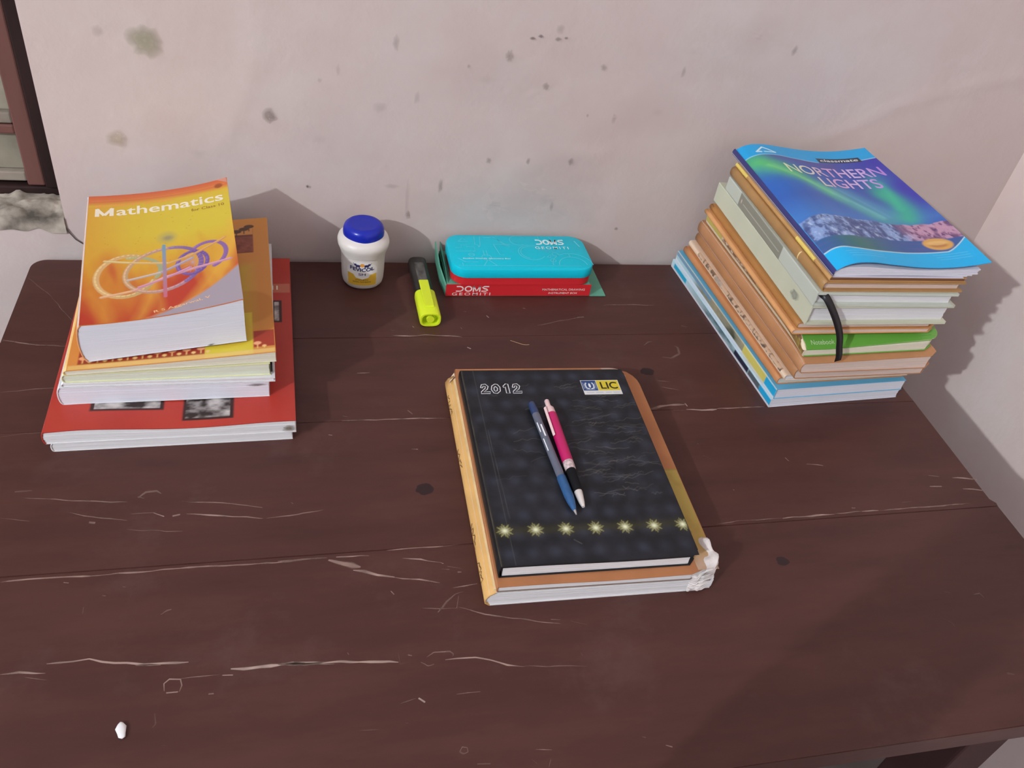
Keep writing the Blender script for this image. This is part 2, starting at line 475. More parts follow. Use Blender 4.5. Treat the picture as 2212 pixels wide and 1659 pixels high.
# window: rough cement sill, dark jamb, painted sash with dusty panes
win = empty('window_1', (-.885, YW + .05, WZ0), kind='structure')
def wpart(o, par=None):
    o.parent = par or win
    o.matrix_parent_inverse = Matrix.Translation(-Vector(win.location)) if par is None else Matrix()
    return o
M_jamb = mat('jamb_wood', (44, 28, 26), 0.7, .2, noise=(30, .4), stretch=(1, 1, .2))
M_sash = mat('sash_wood', (106, 70, 63), 0.65, .25, noise=(25, .2), bump=(80, .3), stretch=(1, 1, .15))
M_sash2 = mat('sash_rail_dusty', (132, 122, 110), 0.85, .15, noise=(20, .3))
M_pane = mat('dusty_pane', (136, 130, 114), 0.5, .3, noise=(14, .4), bump=(40, .2))
M_cem = mat('rough_cement', (158, 148, 136), 0.95, .1, noise=(34, .75), bump=(120, 1.0))
yj = YW + .046
sy0, sy1 = YW + .050, YW + .075
wpart(rbox('jamb', WX1 - .026, WX1, yj, yj + .06, WZ0 + .012, WZ1, .002, M_jamb))
wpart(rbox('jamb', WX0, WX0 + .026, yj, yj + .06, WZ0 + .012, WZ1, .002, M_jamb))
wpart(rbox('bottom_frame', WX0, WX1, yj + .004, yj + .06, WZ0 + .0005, WZ0 + .0115, .002, M_jamb))
wpart(rbox('top_frame', WX0, WX1, yj, yj + .06, WZ1 - .03, WZ1, .002, M_jamb))
for a_, b_ in ((WX1 - .0455, WX1 - .0265), (WX0 + .0265, WX0 + .0455)):
    wpart(rbox('sash_stile', a_, b_, sy0, sy1, WZ0 + .013, WZ1 - .032, .002, M_sash))
for z_, h_, m_ in ((.016, .012, M_sash2), (.074, .011, M_sash), (.0865, .013, M_sash2), (.36, .03, M_sash), (.70, .03, M_sash)):
    wpart(rbox('sash_rail', WX0 + .046, WX1 - .046, sy0 + .004, sy1, WZ0 + z_, WZ0 + z_ + h_, .002, m_))
for za, zb in ((.029, .073), (.100, .359), (.391, .699), (.731, 1.10)):
    wpart(rbox('pane', WX0 + .046, WX1 - .046, sy0 + .012, sy0 + .016, WZ0 + za, WZ0 + zb, 0, M_pane))
# sill: uneven cement bed
X, Y = np.meshgrid(np.linspace(WX0 + .001, WX1 - .0008, 400), np.linspace(YW - .002, yj + .003, 26))
Z = 0.0012 + 0.013 * (fbm(X * 55 + 3, Y * 55 + 9, 21, 5) - .25) * np.clip((Y - YW + .004) / .015, .12, 1)
V = [(a, b_, WZ0 - .001 + c) for a, b_, c in zip(X.ravel(), Y.ravel(), Z.ravel())]
F = [(j * 400 + i, j * 400 + i + 1, j * 400 + i + 401, j * 400 + i + 400) for j in range(25) for i in range(399)]
n0 = len(V); V += [(a, YW - .002, WZ0 - .012 - .008 * float(vnoise(np.array(a * 70), np.array(3.), 4))) for a in X[0]]
F += [(n0 + i, n0 + i + 1, i + 1, i) for i in range(399)]
wpart(mk('sill', V, F, M_cem, smooth=True))

# lamp: bare bulb hanging from the ceiling on a cord
lamp = empty('pendant_bulb', (LAMP.x, LAMP.y, LAMP.z), label='bare glowing bulb hanging on a cord from the ceiling', cat='lamp')
M_white = mat('white_plastic', (225, 225, 222), .4, .4)
M_bulb = mat('bulb_glow', (235, 230, 226), .4, emit=6.0)
ld = bpy.data.lights.new('bulb_light', 'POINT'); ld.energy = LAMP_STRENGTH; ld.shadow_soft_size = LAMP_R; ld.color = (0.885, 0.955, 1.0)
lo = bpy.data.objects.new('bulb_light', ld); COL.objects.link(lo); lo.parent = lamp
lathe('bulb', [(.002, .0350), (.020, .0352), (.030, .037), (.034, .041), (.024, .0435), (.018, .0445)], M_bulb, lamp, seg=28)
lathe('holder', [(.014, .045), (.017, .047), (.017, .085), (.012, .095), (.004, .1)], M_white, lamp, seg=28)
lathe('cord', [(.003, .1), (.003, ZC - LAMP.z - .02)], M_white, lamp, seg=10)
lathe('ceiling_rose', [(.004, ZC - LAMP.z - .021), (.03, ZC - LAMP.z - .012), (.035, ZC - LAMP.z - .0005)], M_white, lamp, seg=28)

# ================================================================ the table
TX0, TX1, TY0, TY1 = -0.5115, 0.4965, -0.681, -0.001
table = empty('table', (0, -.34, 0), label='dark red-brown painted plank table with scratched worn top', cat='table')
def tp(o):
    o.parent = table; o.matrix_parent_inverse = Matrix.Translation((0, .34, 0)); return o
def tablemat():
    m = bpy.data.materials.new('table_paint'); m.use_nodes = True; nt = m.node_tree; n = nt.nodes; b = n['Principled BSDF']
    tc = n.new('ShaderNodeTexCoord'); mp = n.new('ShaderNodeMapping'); mp.inputs['Scale'].default_value = (3, 14, 14)
    nt.links.new(tc.outputs['Object'], mp.inputs['Vector'])
    t = n.new('ShaderNodeTexNoise'); t.inputs['Scale'].default_value = 2.2; t.inputs['Detail'].default_value = 7; t.inputs['Roughness'].default_value = .65
    nt.links.new(mp.outputs[0], t.inputs['Vector'])
    cr = n.new('ShaderNodeValToRGB'); e = cr.color_ramp.elements
    e[0].position = .3; e[0].color = rgba(TAB_A); e[1].position = .72; e[1].color = rgba(TAB_B)
    nt.links.new(t.outputs['Fac'], cr.inputs[0])
    # dusty grey scuffs
    t2 = n.new('ShaderNodeTexNoise'); t2.inputs['Scale'].default_value = 7; t2.inputs['Detail'].default_value = 8; t2.inputs['Roughness'].default_value = .7
    nt.links.new(tc.outputs['Object'], t2.inputs['Vector'])
    r2 = n.new('ShaderNodeMapRange'); r2.inputs[1].default_value = .56; r2.inputs[2].default_value = .78; r2.inputs[3].default_value = 0; r2.inputs[4].default_value = .34
    nt.links.new(t2.outputs['Fac'], r2.inputs[0])
    mx = n.new('ShaderNodeMixRGB'); mx.inputs[2].default_value = rgba(ob((104, 84, 80)))
    nt.links.new(r2.outputs[0], mx.inputs[0]); nt.links.new(cr.outputs[0], mx.inputs[1]); nt.links.new(mx.outputs[0], b.inputs['Base Color'])
    rr = n.new('ShaderNodeMapRange'); rr.inputs[3].default_value = .40; rr.inputs[4].default_value = .56
    nt.links.new(t2.outputs['Fac'], rr.inputs[0]); nt.links.new(rr.outputs[0], b.inputs['Roughness'])
    b.inputs['Specular IOR Level'].default_value = .36
    f1 = n.new('ShaderNodeTexNoise'); f1.inputs['Scale'].default_value = 120; f1.inputs['Detail'].default_value = 3
    mp2 = n.new('ShaderNodeMapping'); mp2.inputs['Scale'].default_value = (.25, 1, 1)
    nt.links.new(tc.outputs['Object'], mp2.inputs['Vector']); nt.links.new(mp2.outputs[0], f1.inputs['Vector'])
    bp = n.new('ShaderNodeBump'); bp.inputs['Strength'].default_value = .12; bp.inputs['Distance'].default_value = .002
    nt.links.new(f1.outputs['Fac'], bp.inputs['Height']); nt.links.new(bp.outputs[0], b.inputs['Normal'])
    return m
TAB_A, TAB_B = ob((65, 37, 33)), ob((79, 47, 41))
M_table = tablemat()
TTH = 0.022
cuts = [TY0, -.4555, -.2915, -.156, TY1]
for i in range(4):
    y0, y1 = cuts[i] + .0001, cuts[i + 1] - .0001
    bm = bmesh.new(); r = .016
    pts = []
    def arc(cx, cy, a0, a1, rr):
        return [(cx + rr * math.cos(math.radians(a0 + (a1 - a0) * k / 6)), cy + rr * math.sin(math.radians(a0 + (a1 - a0) * k / 6))) for k in range(7)]
    pts += arc(TX0 + r, y0 + r, 180, 270, r) if i == 0 else [(TX0, y0)]
    pts += arc(TX1 - r, y0 + r, 270, 360, r) if i == 0 else [(TX1, y0)]
    if i == 1: pts += [(TX1 + .001, y0 + .004), (TX1 - .0035, y0 + .010)]
    pts += arc(TX1 - r, y1 - r, 0, 90, r) if i == 3 else [(TX1, y1)]
    pts += arc(TX0 + r, y1 - r, 90, 180, r) if i == 3 else [(TX0, y1)]
    vs = [bm.verts.new((a, b_, TZ - TTH)) for a, b_ in pts]
    fc = bm.faces.new(vs); ret = bmesh.ops.extrude_face_region(bm, geom=[fc])
    for g in ret['geom']:
        if isinstance(g, bmesh.types.BMVert): g.co.z = TZ
    bmesh.ops.recalc_face_normals(bm, faces=bm.faces[:])
    te = [e_ for e_ in bm.edges if all(v_.co.z > TZ - .001 for v_ in e_.verts) and len(e_.link_faces) == 2]
    bmesh.ops.bevel(bm, geom=te, offset=.0004 if 0 < i < 3 else .0006, segments=2, affect='EDGES')
    tp(from_bm('plank', bm, M_table))
M_leg = mat('table_leg_paint', (64, 38, 38), .6, .3, noise=(8, .2))
for lx in (TX0 + .045, TX1 - .095):
    for ly in (TY0 + .04, TY1 - .09):
        tp(rbox('leg', lx, lx + .05, ly, ly + .05, 0, TZ - TTH - .0005, .003, M_leg))
tp(rbox('apron', TX0 + .096, TX1 - .0955, TY0 + .055, TY0 + .075, TZ - TTH - .085, TZ - TTH - .001, .002, M_leg))
tp(rbox('apron', TX0 + .096, TX1 - .0955, TY1 - .075, TY1 - .055, TZ - TTH - .085, TZ - TTH - .001, .002, M_leg))
for lx in (TX0 + .06, TX1 - .08):
    tp(rbox('apron', lx, lx + .02, TY0 + .0905, TY1 - .0905, TZ - TTH - .085, TZ - TTH - .001, .002, M_leg))
    tp(rbox('stretcher', lx, lx + .02, TY0 + .0905, TY1 - .0905, .12, .16, .002, M_leg))

# scratches, chips and worn plank joints
SCR=[(((-0.4446,-0.4601),(-0.399,-0.4605),(-0.3521,-0.4604),(-0.3118,-0.4594),(-0.2703,-0.46),(-0.2362,-0.461),(-0.1961,-0.4603)),0.92,0.45),
(((-0.4458,-0.3731),(-0.4134,-0.378),(-0.3617,-0.3844)),0.73,0.35),
(((-0.3163,-0.3866),(-0.2822,-0.3917),(-0.2477,-0.3994)),0.7,0.35),
(((-0.4075,-0.3927),(-0.3797,-0.4009),(-0.3592,-0.4044)),0.71,0.3),
(((-0.4591,-0.3944),(-0.4357,-0.3991)),0.64,0.25),
(((-0.3566,-0.398),(-0.336,-0.3985)),0.66,0.35),
(((-0.3115,-0.4021),(-0.2797,-0.4061),(-0.2474,-0.4121)),0.95,0.55),
(((-0.2438,-0.4114),(-0.2184,-0.4096),(-0.1944,-0.4061)),0.69,0.4),
(((-0.3527,-0.3802),(-0.3474,-0.3739),(-0.3387,-0.373),(-0.3345,-0.3758)),1.8,0.35),
(((-0.3538,-0.3783),(-0.3483,-0.3807)),2.24,0.3),
(((-0.3386,-0.3983),(-0.3296,-0.403)),2.2,0.6),
(((-0.3227,-0.4031),(-0.3167,-0.4017)),3.5,0.6),
(((-0.3891,-0.4047),(-0.384,-0.4056)),3.1,0.5),
(((-0.3578,-0.4154),(-0.3134,-0.4208)),0.56,0.3),
(((-0.3969,-0.5375),(-0.3798,-0.538),(-0.3685,-0.5373),(-0.3594,-0.5404),(-0.3416,-0.5428),(-0.3296,-0.5459),(-0.3178,-0.5461),(-0.3074,-0.5464),(-0.2983,-0.5474)),1.19,0.6),
(((-0.3355,-0.5456),(-0.3177,-0.5473)),1.18,0.5),
(((-0.4265,-0.542),(-0.4141,-0.5423),(-0.3962,-0.5451)),0.97,0.55),
(((-0.409,-0.5469),(-0.3944,-0.5508)),0.56,0.3),
(((-0.3031,-0.5608),(-0.2884,-0.5608),(-0.2764,-0.5609)),0.62,0.45),
(((-0.2734,-0.5612),(-0.2659,-0.5618)),1.53,0.6),
(((-0.2676,-0.5563),(-0.2584,-0.5577),(-0.2385,-0.5579),(-0.2229,-0.5575),(-0.2135,-0.5593),(-0.1992,-0.5588)),1.73,0.7),
(((-0.3126,-0.569),(-0.3134,-0.5633),(-0.3105,-0.5605),(-0.3031,-0.5615),(-0.3017,-0.5661),(-0.3028,-0.571)),0.77,0.5),
(((-0.3117,-0.5708),(-0.3037,-0.5709)),1.92,0.55),
(((-0.2823,-0.5752),(-0.2786,-0.5753)),1.9,0.35),
(((-0.3982,-0.4653),(-0.3942,-0.4663)),1.7,0.55),
(((-0.3535,-0.4737),(-0.3512,-0.4745)),1.66,0.4),
(((-0.3675,-0.4808),(-0.3652,-0.4814)),1.25,0.45),
(((-0.3221,-0.5031),(-0.3178,-0.4997),(-0.3147,-0.499)),1.21,0.3),
(((-0.3796,-0.4903),(-0.3794,-0.4961)),1.24,0.2),
(((-0.454,-0.3652),(-0.4408,-0.365)),2.79,0.25),
(((-0.223,-0.3951),(-0.2213,-0.397)),1.31,0.5),
(((-0.3107,-0.6102),(-0.3083,-0.6108)),1.12,0.45),
(((-0.318,-0.5856),(-0.3165,-0.5937),(-0.3183,-0.5966)),1.14,0.18),
(((-0.2336,-0.5573),(-0.2155,-0.5578),(-0.1986,-0.5589),(-0.1731,-0.5618),(-0.156,-0.5641),(-0.1429,-0.565)),1.53,0.65),
(((-0.2197,-0.5584),(-0.1916,-0.5607)),1.15,0.5),
(((-0.2342,-0.46),(-0.2142,-0.4598),(-0.1938,-0.4603)),0.91,0.5),
(((-0.1859,-0.4594),(-0.1716,-0.4603),(-0.1581,-0.461)),1.24,0.6),
(((-0.1923,-0.4619),(-0.1799,-0.467),(-0.166,-0.4716)),3.29,0.5),
(((-0.1725,-0.4755),(-0.1632,-0.4774),(-0.1525,-0.4823),(-0.1385,-0.4856)),2.04,0.6),
(((-0.1385,-0.4856),(-0.1181,-0.4899),(-0.101,-0.4951)),0.81,0.5),
(((-0.1424,-0.4573),(-0.1059,-0.456),(-0.0789,-0.4557)),0.75,0.45),
(((-0.1301,-0.4662),(-0.114,-0.4685),(-0.0967,-0.4747)),0.83,0.55),
(((-0.0978,-0.4736),(-0.0951,-0.4751)),1.65,0.8),
(((-0.0975,-0.4807),(-0.091,-0.4817)),1.23,0.4),
(((-0.0922,-0.4782),(-0.0803,-0.4817)),0.58,0.4),
(((-0.0841,-0.4849),(-0.0809,-0.4856)),2.46,0.4),
(((-0.0905,-0.5009),(-0.0806,-0.5),(-0.0689,-0.4986)),0.81,0.5),
(((-0.0824,-0.5061),(-0.0891,-0.5077),(-0.0973,-0.5144),(-0.1064,-0.5236)),1.0,0.4),
(((-0.1182,-0.5182),(-0.0888,-0.5218)),0.56,0.35),
(((-0.087,-0.5098),(-0.0902,-0.5207)),0.8,0.35),
(((-0.0887,-0.5209),(-0.0677,-0.5295),(-0.0448,-0.5355),(-0.0188,-0.5429),(-0.0064,-0.5456)),0.72,0.42),
(((-0.0133,-0.5402),(-0.0053,-0.5414)),1.61,0.45),
(((0.0024,-0.5433),(0.016,-0.5484)),0.65,0.3),
(((-0.1206,-0.5633),(-0.1142,-0.5603),(-0.1014,-0.5601),(-0.0992,-0.5628),(-0.1001,-0.5649)),0.77,0.45),
(((-0.1255,-0.5673),(-0.1201,-0.5712),(-0.1155,-0.5701)),0.84,0.45),
(((-0.1063,-0.5679),(-0.0972,-0.5679),(-0.0822,-0.5686),(-0.0706,-0.572),(-0.0649,-0.5743),(-0.0578,-0.5771),(-0.0445,-0.58)),0.85,0.55),
(((-0.0445,-0.58),(0.0057,-0.5861)),0.47,0.25),
(((-0.1449,-0.5997),(-0.1332,-0.5969)),0.6,0.35),
(((-0.1307,-0.5969),(-0.1263,-0.6008)),2.25,0.75),
(((-0.1016,-0.5973),(-0.0928,-0.5971),(-0.0833,-0.5973)),0.6,0.4),
(((-0.1428,-0.4989),(-0.1404,-0.5026)),1.61,0.6),
(((-0.135,-0.5596),(-0.1319,-0.5608)),1.54,0.4),
(((-0.0509,-0.6472),(-0.0384,-0.6492)),0.59,0.4),
(((-0.0546,-0.6542),(-0.0514,-0.6581)),0.74,0.35),
(((-0.0407,-0.656),(-0.0434,-0.6612)),0.59,0.3),
(((-0.0947,-0.6523),(-0.0852,-0.6533)),1.46,0.3),
(((-0.1061,-0.6411),(-0.1036,-0.6386),(-0.1003,-0.6397),(-0.0998,-0.643),(-0.1031,-0.6442),(-0.1059,-0.6428),(-0.1061,-0.6411)),0.91,0.3),
(((0.0043,-0.5737),(0.0049,-0.5764)),1.19,0.4),
(((0.0492,-0.6571),(0.0538,-0.6591)),1.54,0.5),
(((0.033,-0.6483),(0.0357,-0.6494)),1.15,0.35),
(((-0.1422,-0.6152),(-0.1406,-0.6158)),1.11,0.5),
(((-0.1422,-0.5571),(-0.1417,-0.5671),(-0.1343,-0.5663)),0.77,0.2),
(((-0.1752,-0.6168),(-0.1617,-0.6178)),0.48,0.3),
(((-0.1812,-0.5527),(-0.1802,-0.5545)),1.15,0.4),
(((-0.1096,-0.1527),(-0.0904,-0.1538),(-0.0728,-0.1524),(-0.0294,-0.1568)),1.07,0.55),
(((-0.1539,-0.2176),(-0.1398,-0.2172)),1.01,0.45),
(((-0.1732,-0.2912),(-0.1318,-0.2914),(-0.068,-0.2919)),0.96,0.5),
(((-0.1676,-0.2915),(-0.1507,-0.2904)),1.43,0.4),
(((-0.0269,-0.1761),(-0.023,-0.1789)),2.66,0.9),
(((0.0064,-0.1159),(0.0085,-0.12)),2.24,0.75),
(((-0.0851,-0.1354),(-0.0839,-0.1379)),1.63,0.6),
(((-0.0289,-0.1388),(-0.0275,-0.1414)),1.37,0.5),
(((0.1618,-0.0956),(0.1899,-0.0949),(0.2308,-0.096)),0.96,0.35),
(((0.1202,-0.1202),(0.1288,-0.1203)),2.88,0.3),
(((0.0659,-0.1366),(0.0965,-0.1276),(0.1275,-0.1203)),0.91,0.25),
(((0.0545,-0.1012),(0.0592,-0.1021)),2.87,0.35),
(((0.1896,-0.1777),(0.1966,-0.1713),(0.2032,-0.17)),2.27,0.2),
(((0.205,-0.2003),(0.2162,-0.2028),(0.2287,-0.1949),(0.2321,-0.1824),(0.2282,-0.1794)),1.98,0.22),
(((0.2516,-0.1394),(0.2587,-0.1423)),4.16,0.22),
(((-0.1056,-0.2786),(-0.1014,-0.2845)),2.89,0.35),
(((-0.1077,-0.3345),(-0.1013,-0.3354)),3.69,0.4),
(((-0.1869,-0.3101),(-0.1833,-0.3111)),2.34,0.6),
(((-0.1719,-0.2838),(-0.1673,-0.2854)),2.39,0.3),
(((-0.1109,-0.1428),(-0.1045,-0.1437)),3.24,0.25),
(((-0.0206,-0.1072),(-0.0173,-0.108)),2.81,0.25),
(((0.1607,-0.2898),(0.1732,-0.2854),(0.1846,-0.2842),(0.2033,-0.2835)),2.61,0.45),
(((0.204,-0.2818),(0.2052,-0.2869)),2.11,0.8),
(((0.2021,-0.2918),(0.2143,-0.2936),(0.2386,-0.2935)),2.64,0.65),
(((0.2391,-0.2923),(0.2694,-0.2925),(0.2981,-0.2925)),1.08,0.5),
(((0.1854,-0.2922),(0.1998,-0.2929)),1.04,0.4),
(((0.1842,-0.2425),(0.1985,-0.2449)),0.97,0.3),
(((0.186,-0.2537),(0.2047,-0.2592)),0.86,0.3),
(((0.1936,-0.3612),(0.2013,-0.3684)),2.49,0.2),
(((0.2865,-0.3716),(0.2883,-0.3767)),1.82,0.7),
(((0.2087,-0.4113),(0.2097,-0.4122)),1.46,0.6),
(((0.1946,-0.3449),(0.1961,-0.3457)),1.51,0.5),
(((0.1737,-0.4526),(0.2038,-0.4509),(0.2454,-0.4515)),0.62,0.3),
(((0.2454,-0.4515),(0.2825,-0.451),(0.3033,-0.451)),1.18,0.55),
(((0.3033,-0.451),(0.3291,-0.4499),(0.3374,-0.4503)),0.81,0.4),
(((0.3354,-0.4502),(0.3546,-0.4503)),1.23,0.6),
(((0.3546,-0.4503),(0.4206,-0.4498),(0.4659,-0.4495)),0.86,0.4),
(((0.3065,-0.3828),(0.3248,-0.3858)),1.31,0.5),
(((0.4409,-0.408),(0.453,-0.4107)),1.68,0.35),
(((0.4678,-0.4131),(0.4967,-0.4173)),1.43,0.6),
(((0.4332,-0.4234),(0.4474,-0.4244)),1.66,0.6),
(((0.4702,-0.43),(0.4832,-0.4315),(0.4934,-0.4335)),1.7,0.65),
(((0.3877,-0.4422),(0.399,-0.4418)),1.6,0.35),
(((0.3266,-0.4449),(0.3306,-0.4454)),3.06,0.4),
(((0.3955,-0.5563),(0.402,-0.5559),(0.4037,-0.5606)),2.03,0.3),
(((0.346,-0.5762),(0.3533,-0.5827),(0.3537,-0.5866)),1.21,0.18),
(((0.3738,-0.6355),(0.3802,-0.6371)),3.87,0.15),
(((0.3668,-0.5507),(0.3721,-0.5519)),1.99,0.2),
(((-0.5124,-0.1526),(-0.4807,-0.1603),(-0.4539,-0.164),(-0.4423,-0.165)),0.99,0.4),
(((-0.4944,-0.2345),(-0.4707,-0.2314),(-0.4422,-0.2298)),0.73,0.22),
(((-0.4806,-0.2969),(-0.4624,-0.2925),(-0.4414,-0.2924)),0.69,0.25),
(((-0.5093,-0.0388),(-0.479,-0.0748),(-0.447,-0.126)),0.7,0.15)]

M_scr = vmat('bare_scratch', .8, .15, alpha=True)
vv, ff, cc = [], [], []
rs = np.random.RandomState(5)
sc_col = ob((150, 124, 114)); sc_hi = ob((200, 186, 176))
for pts, wmm, st in SCR:
    P_ = [Vector(p) for p in pts]; fine = []
    for a_, b_ in zip(P_[:-1], P_[1:]):
        n_ = max(1, int((b_ - a_).length / .006))
        for k in range(n_): fine.append(a_.lerp(b_, k / n_))
    fine.append(P_[-1]); n = len(fine); b0 = len(vv)
    ph = rs.rand() * 50
    for i, p in enumerate(fine):
        d = fine[min(i + 1, n - 1)] - fine[max(i - 1, 0)]; d = d.normalized() if d.length > 1e-8 else Vector((1, 0)); nn = Vector((-d.y, d.x))
        endf = min(1, .35 + min(i, n - 1 - i) * .5)
        w_ = wmm * .001 * (.45 + 1.1 * float(vnoise(np.array(i * .8 + ph), np.array(2.), 8))) * endf
        jit = nn * ((float(vnoise(np.array(i * .6 + ph), np.array(7.), 9)) - .5) * .0016 * (1 if n > 3 else 0))
        al = min(1, 1.45 * st * (.6 + .9 * float(vnoise(np.array(i * .9 + ph), np.array(5.), 3)))) * (1 if endf == 1 else .8)
        c_ = sc_col * (1 - max(0, st - .45)) + sc_hi * max(0, st - .45)
        for q, aa in ((-.9, 0), (-.45, al), (.45, al), (.9, 0)):
            e_ = p + jit + nn * w_ * q
            vv.append((e_.x, e_.y, TZ + .00012)); cc.append((*c_, aa))
    for i in range(n - 1):
        for k in range(3):
            q = b0 + 4 * i + k; ff.append((q, q + 1, q + 5, q + 4))
tp(tag(mk('paint_scratches', vv, ff, M_scr, cols=cc), kind='stuff'))
# dark ink-like blots
M_blot = mat('dark_blot', (44, 28, 30), .5)
for bx, by, br in ((-.1005, -.388, .0085), (.2215, -.502, .006), (.178, -.2265, .008)):
    n = 18; vs = [(bx + br * (.8 + .5 * float(vnoise(np.array(k * .9), np.array(br * 900), 6))) * math.cos(k * 2 * math.pi / n),
                   by + .8 * br * (.8 + .5 * float(vnoise(np.array(k * .9), np.array(br * 900), 6))) * math.sin(k * 2 * math.pi / n), TZ + .0001) for k in range(n)]
    tp(mk('blot', vs, [tuple(range(n))], M_blot))

# ================================================================ books
PAGE = pagemat('page_white', (206, 204, 204), .10)
PAGE_C = pagemat('page_cool_white', (203, 204, 211), .06)
PAGE_Y = pagemat('page_cream', (204, 199, 180), .12)
PAGE_P = pagemat('page_pinkish', (200, 180, 168), .14)
PAGE_G = pagemat('page_grey', (190, 190, 180), .10)
PRINT = vmat('printed_gloss', .33, .35)
PRINT_M = vmat('printed_matte', .55, .3)

class Book: pass
def make_book(name, label, cat, group, x0, yf, W, D, rot, zz, cover, page, spine_m=None, back_m=None, ct=.0007, ovh=.0, spine='flat', bulge=.002,
              rc=0.0, cb=None, bow=None, bowb=None, n=5, jit=.0006, pw=1.0, nu=24, nv=24, s_in=.0008, prof=None, top_u0=0.0):
    B = Book(); B.W, B.D = W, D
    B.root = empty(name, (x0, yf, TZ), math.radians(rot), label, cat, group)
    zl0, zr0, zl1, zr1 = zz
    zb = lambda u, v: zl0 + (zr0 - zl0) * np.clip(u / W, -.1, 1.1) + (bowb(u, v) if bowb else 0)
    zt = lambda u, v: zl1 + (zr1 - zl1) * np.clip(u / W, 0, 1.1) ** pw + (bow(u, v) if bow else 0)
    B.zb, B.zt = zb, zt
    B.z = lambda u, v, t: zb(u, v) * (1 - t) + zt(u, v) * t
    B.top = lambda u, v, l=0.0: (u, v, zt(u, v) + l)
    def um(a, b, v0, v1, r):
        def g(v):
            if r <= 0: return a, b
            d = min(v - v0, v1 - v)
            return a, b - (r - math.sqrt(max(0, r * r - max(0, r - d) ** 2)) if d < r else 0)
        return g
    B.um = um
    B.front = slab('front_cover', cover, B.root, nu, nv if rc == 0 else 40, um(top_u0, W, 0, D, rc), (0, D), lambda u, v: zt(u, v), lambda u, v: zt(u, v) - ct)
    slab('back_cover', back_m or cover, B.root, 10, 10 if rc == 0 else 40, um(prof[0][0] + .0005 if prof else 0, W, 0, D, rc), (0, D), lambda u, v: zb(u, v) + (cb or ct), lambda u, v: zb(u, v))
    V, F = [], []; rs = np.random.RandomState(abs(hash(label)) % 9999 if False else int(W * 1e5 + D * 1e4) % 9999)
    for k in range(n):
        e = rs.rand(4) * jit; ta, tb = k / n, (k + 1) / n
        a = s_in + (0 if spine != 'open' else e[0]); b_ = W - ovh - e[1] - (.0 if ovh else .0004); c_ = ovh + e[2] + (.0 if ovh else .0004); d_ = D - ovh - e[3]
        lo = lambda u, v, ta=ta: zb(u, v) + (cb or ct) + (zt(u, v) - zb(u, v) - ct - (cb or ct)) * ta
        hi = lambda u, v, tb=tb: zb(u, v) + (cb or ct) + (zt(u, v) - zb(u, v) - ct - (cb or ct)) * tb
        if spine == 'round' and not prof: a = max(-bulge * math.sqrt(max(0, 1 - (ta + tb - 1) ** 2)) + .0011, a - bulge)
        g = um(a, b_, c_, d_, rc * .95)
        if prof: g = (lambda v, ta=ta, tb=tb, bb=b_: (float(np.interp((ta + tb) / 2, [q[1] for q in prof], [q[0] for q in prof])) + .0012, bb))
        v, f = slab_geo(14, 14 if rc == 0 else 30, g, (c_, d_), hi, lo)
        o_ = len(V); V += v; F += [tuple(i + o_ for i in q) for q in f]
    B.pages = mk('page_block', V, F, page, B.root)
    # spine
    if spine != 'open':
        if prof: pp = prof
        elif spine == 'flat': pp = [(-.0002, 0), (-.0006, .04), (-.0006, .96), (-.0002, 1)]
        else: pp = [(-bulge * math.sqrt(max(0, 1 - (2 * t - 1) ** 2)), t) for t in np.linspace(0, 1, 11)]
        B.pp = pp; nn = 20; V, F = [], []
        for j in range(nn + 1):
            y = D * j / nn
            for (u, t) in pp: V.append((u, y, float(B.z(max(u, 0), y, t))))
            for (u, t) in pp: V.append((u + .0011, y, float(B.z(max(u, 0), y, .02 + t * .96))))
        K = len(pp)
        for j in range(nn):
            for k in range(K - 1):
                a = j * 2 * K + k; F.append((a, a + 1, a + 2 * K + 1, a + 2 * K)); a += K; F.append((a + 1, a, a + 2 * K, a + 2 * K + 1))
        for k in range(K - 1):
            F.append((k, K + k, K + k + 1, k + 1)); q = nn * 2 * K; F.append((q + k, q + k + 1, q + K + k + 1, q + K + k))
        B.spine = mk('spine', V, F, spine_m or cover, B.root, smooth=(spine == 'round'))
        us, ts = np.array([q[0] for q in pp]), np.array([q[1] for q in pp])
        # spine surface: x along the spine from the back end to the front end (v = D - x), y up
        B.H = float(zt(0, D / 2) - zb(0, D / 2))
        def smap(x, y, l=0.0):
            t = np.clip(y / B.H, 0, 1); u = np.interp(t, ts, us); v = D - np.asarray(x, float)
            return (u - l, v, B.z(np.maximum(u, 0), v, t))
        B.smap = smap
    return B

GL, GR, GM = 'books stacked on the left of the table', 'books stacked by the right wall', 'books piled in the middle of the table'

# ---------------------------------------------------------------- left stack
M_red = mat('red_cover', (168, 56, 47), .38, .35, noise=(12, .08))
A0 = make_book('textbook', 'white-edged book lying at the very bottom of the left stack', 'book', GL, -.4315, -.3185, .2105, .283, 1.2, (0.0002, .0002, .0102, .0100), PAGE, PAGE, n=2, jit=.0006, spine='round', bulge=.002)
A1 = make_book('textbook', 'large red textbook with small framed photos beneath the left stack', 'book', GL, -.4365, -.3188, .219, .284, 1.0, (.0104, .0104, .0248, .0240), M_red, PAGE, back_m=PAGE, n=3, jit=.0005, spine='round', bulge=.002,
               bow=lambda u, v: .0018 * np.sin(u * 34 + .6) * np.exp(-v / .05) - .001 * np.exp(-(u / .02) ** 2))
cv = Cv(.217, .283, .001, (184, 60, 50))
cv.put(.5 * (fbm(cv.x * 30, cv.y * 20, 4) - .35), (205, 82, 62))
cv.rect(0, .213, .217, .2305, (196, 118, 92), .85)
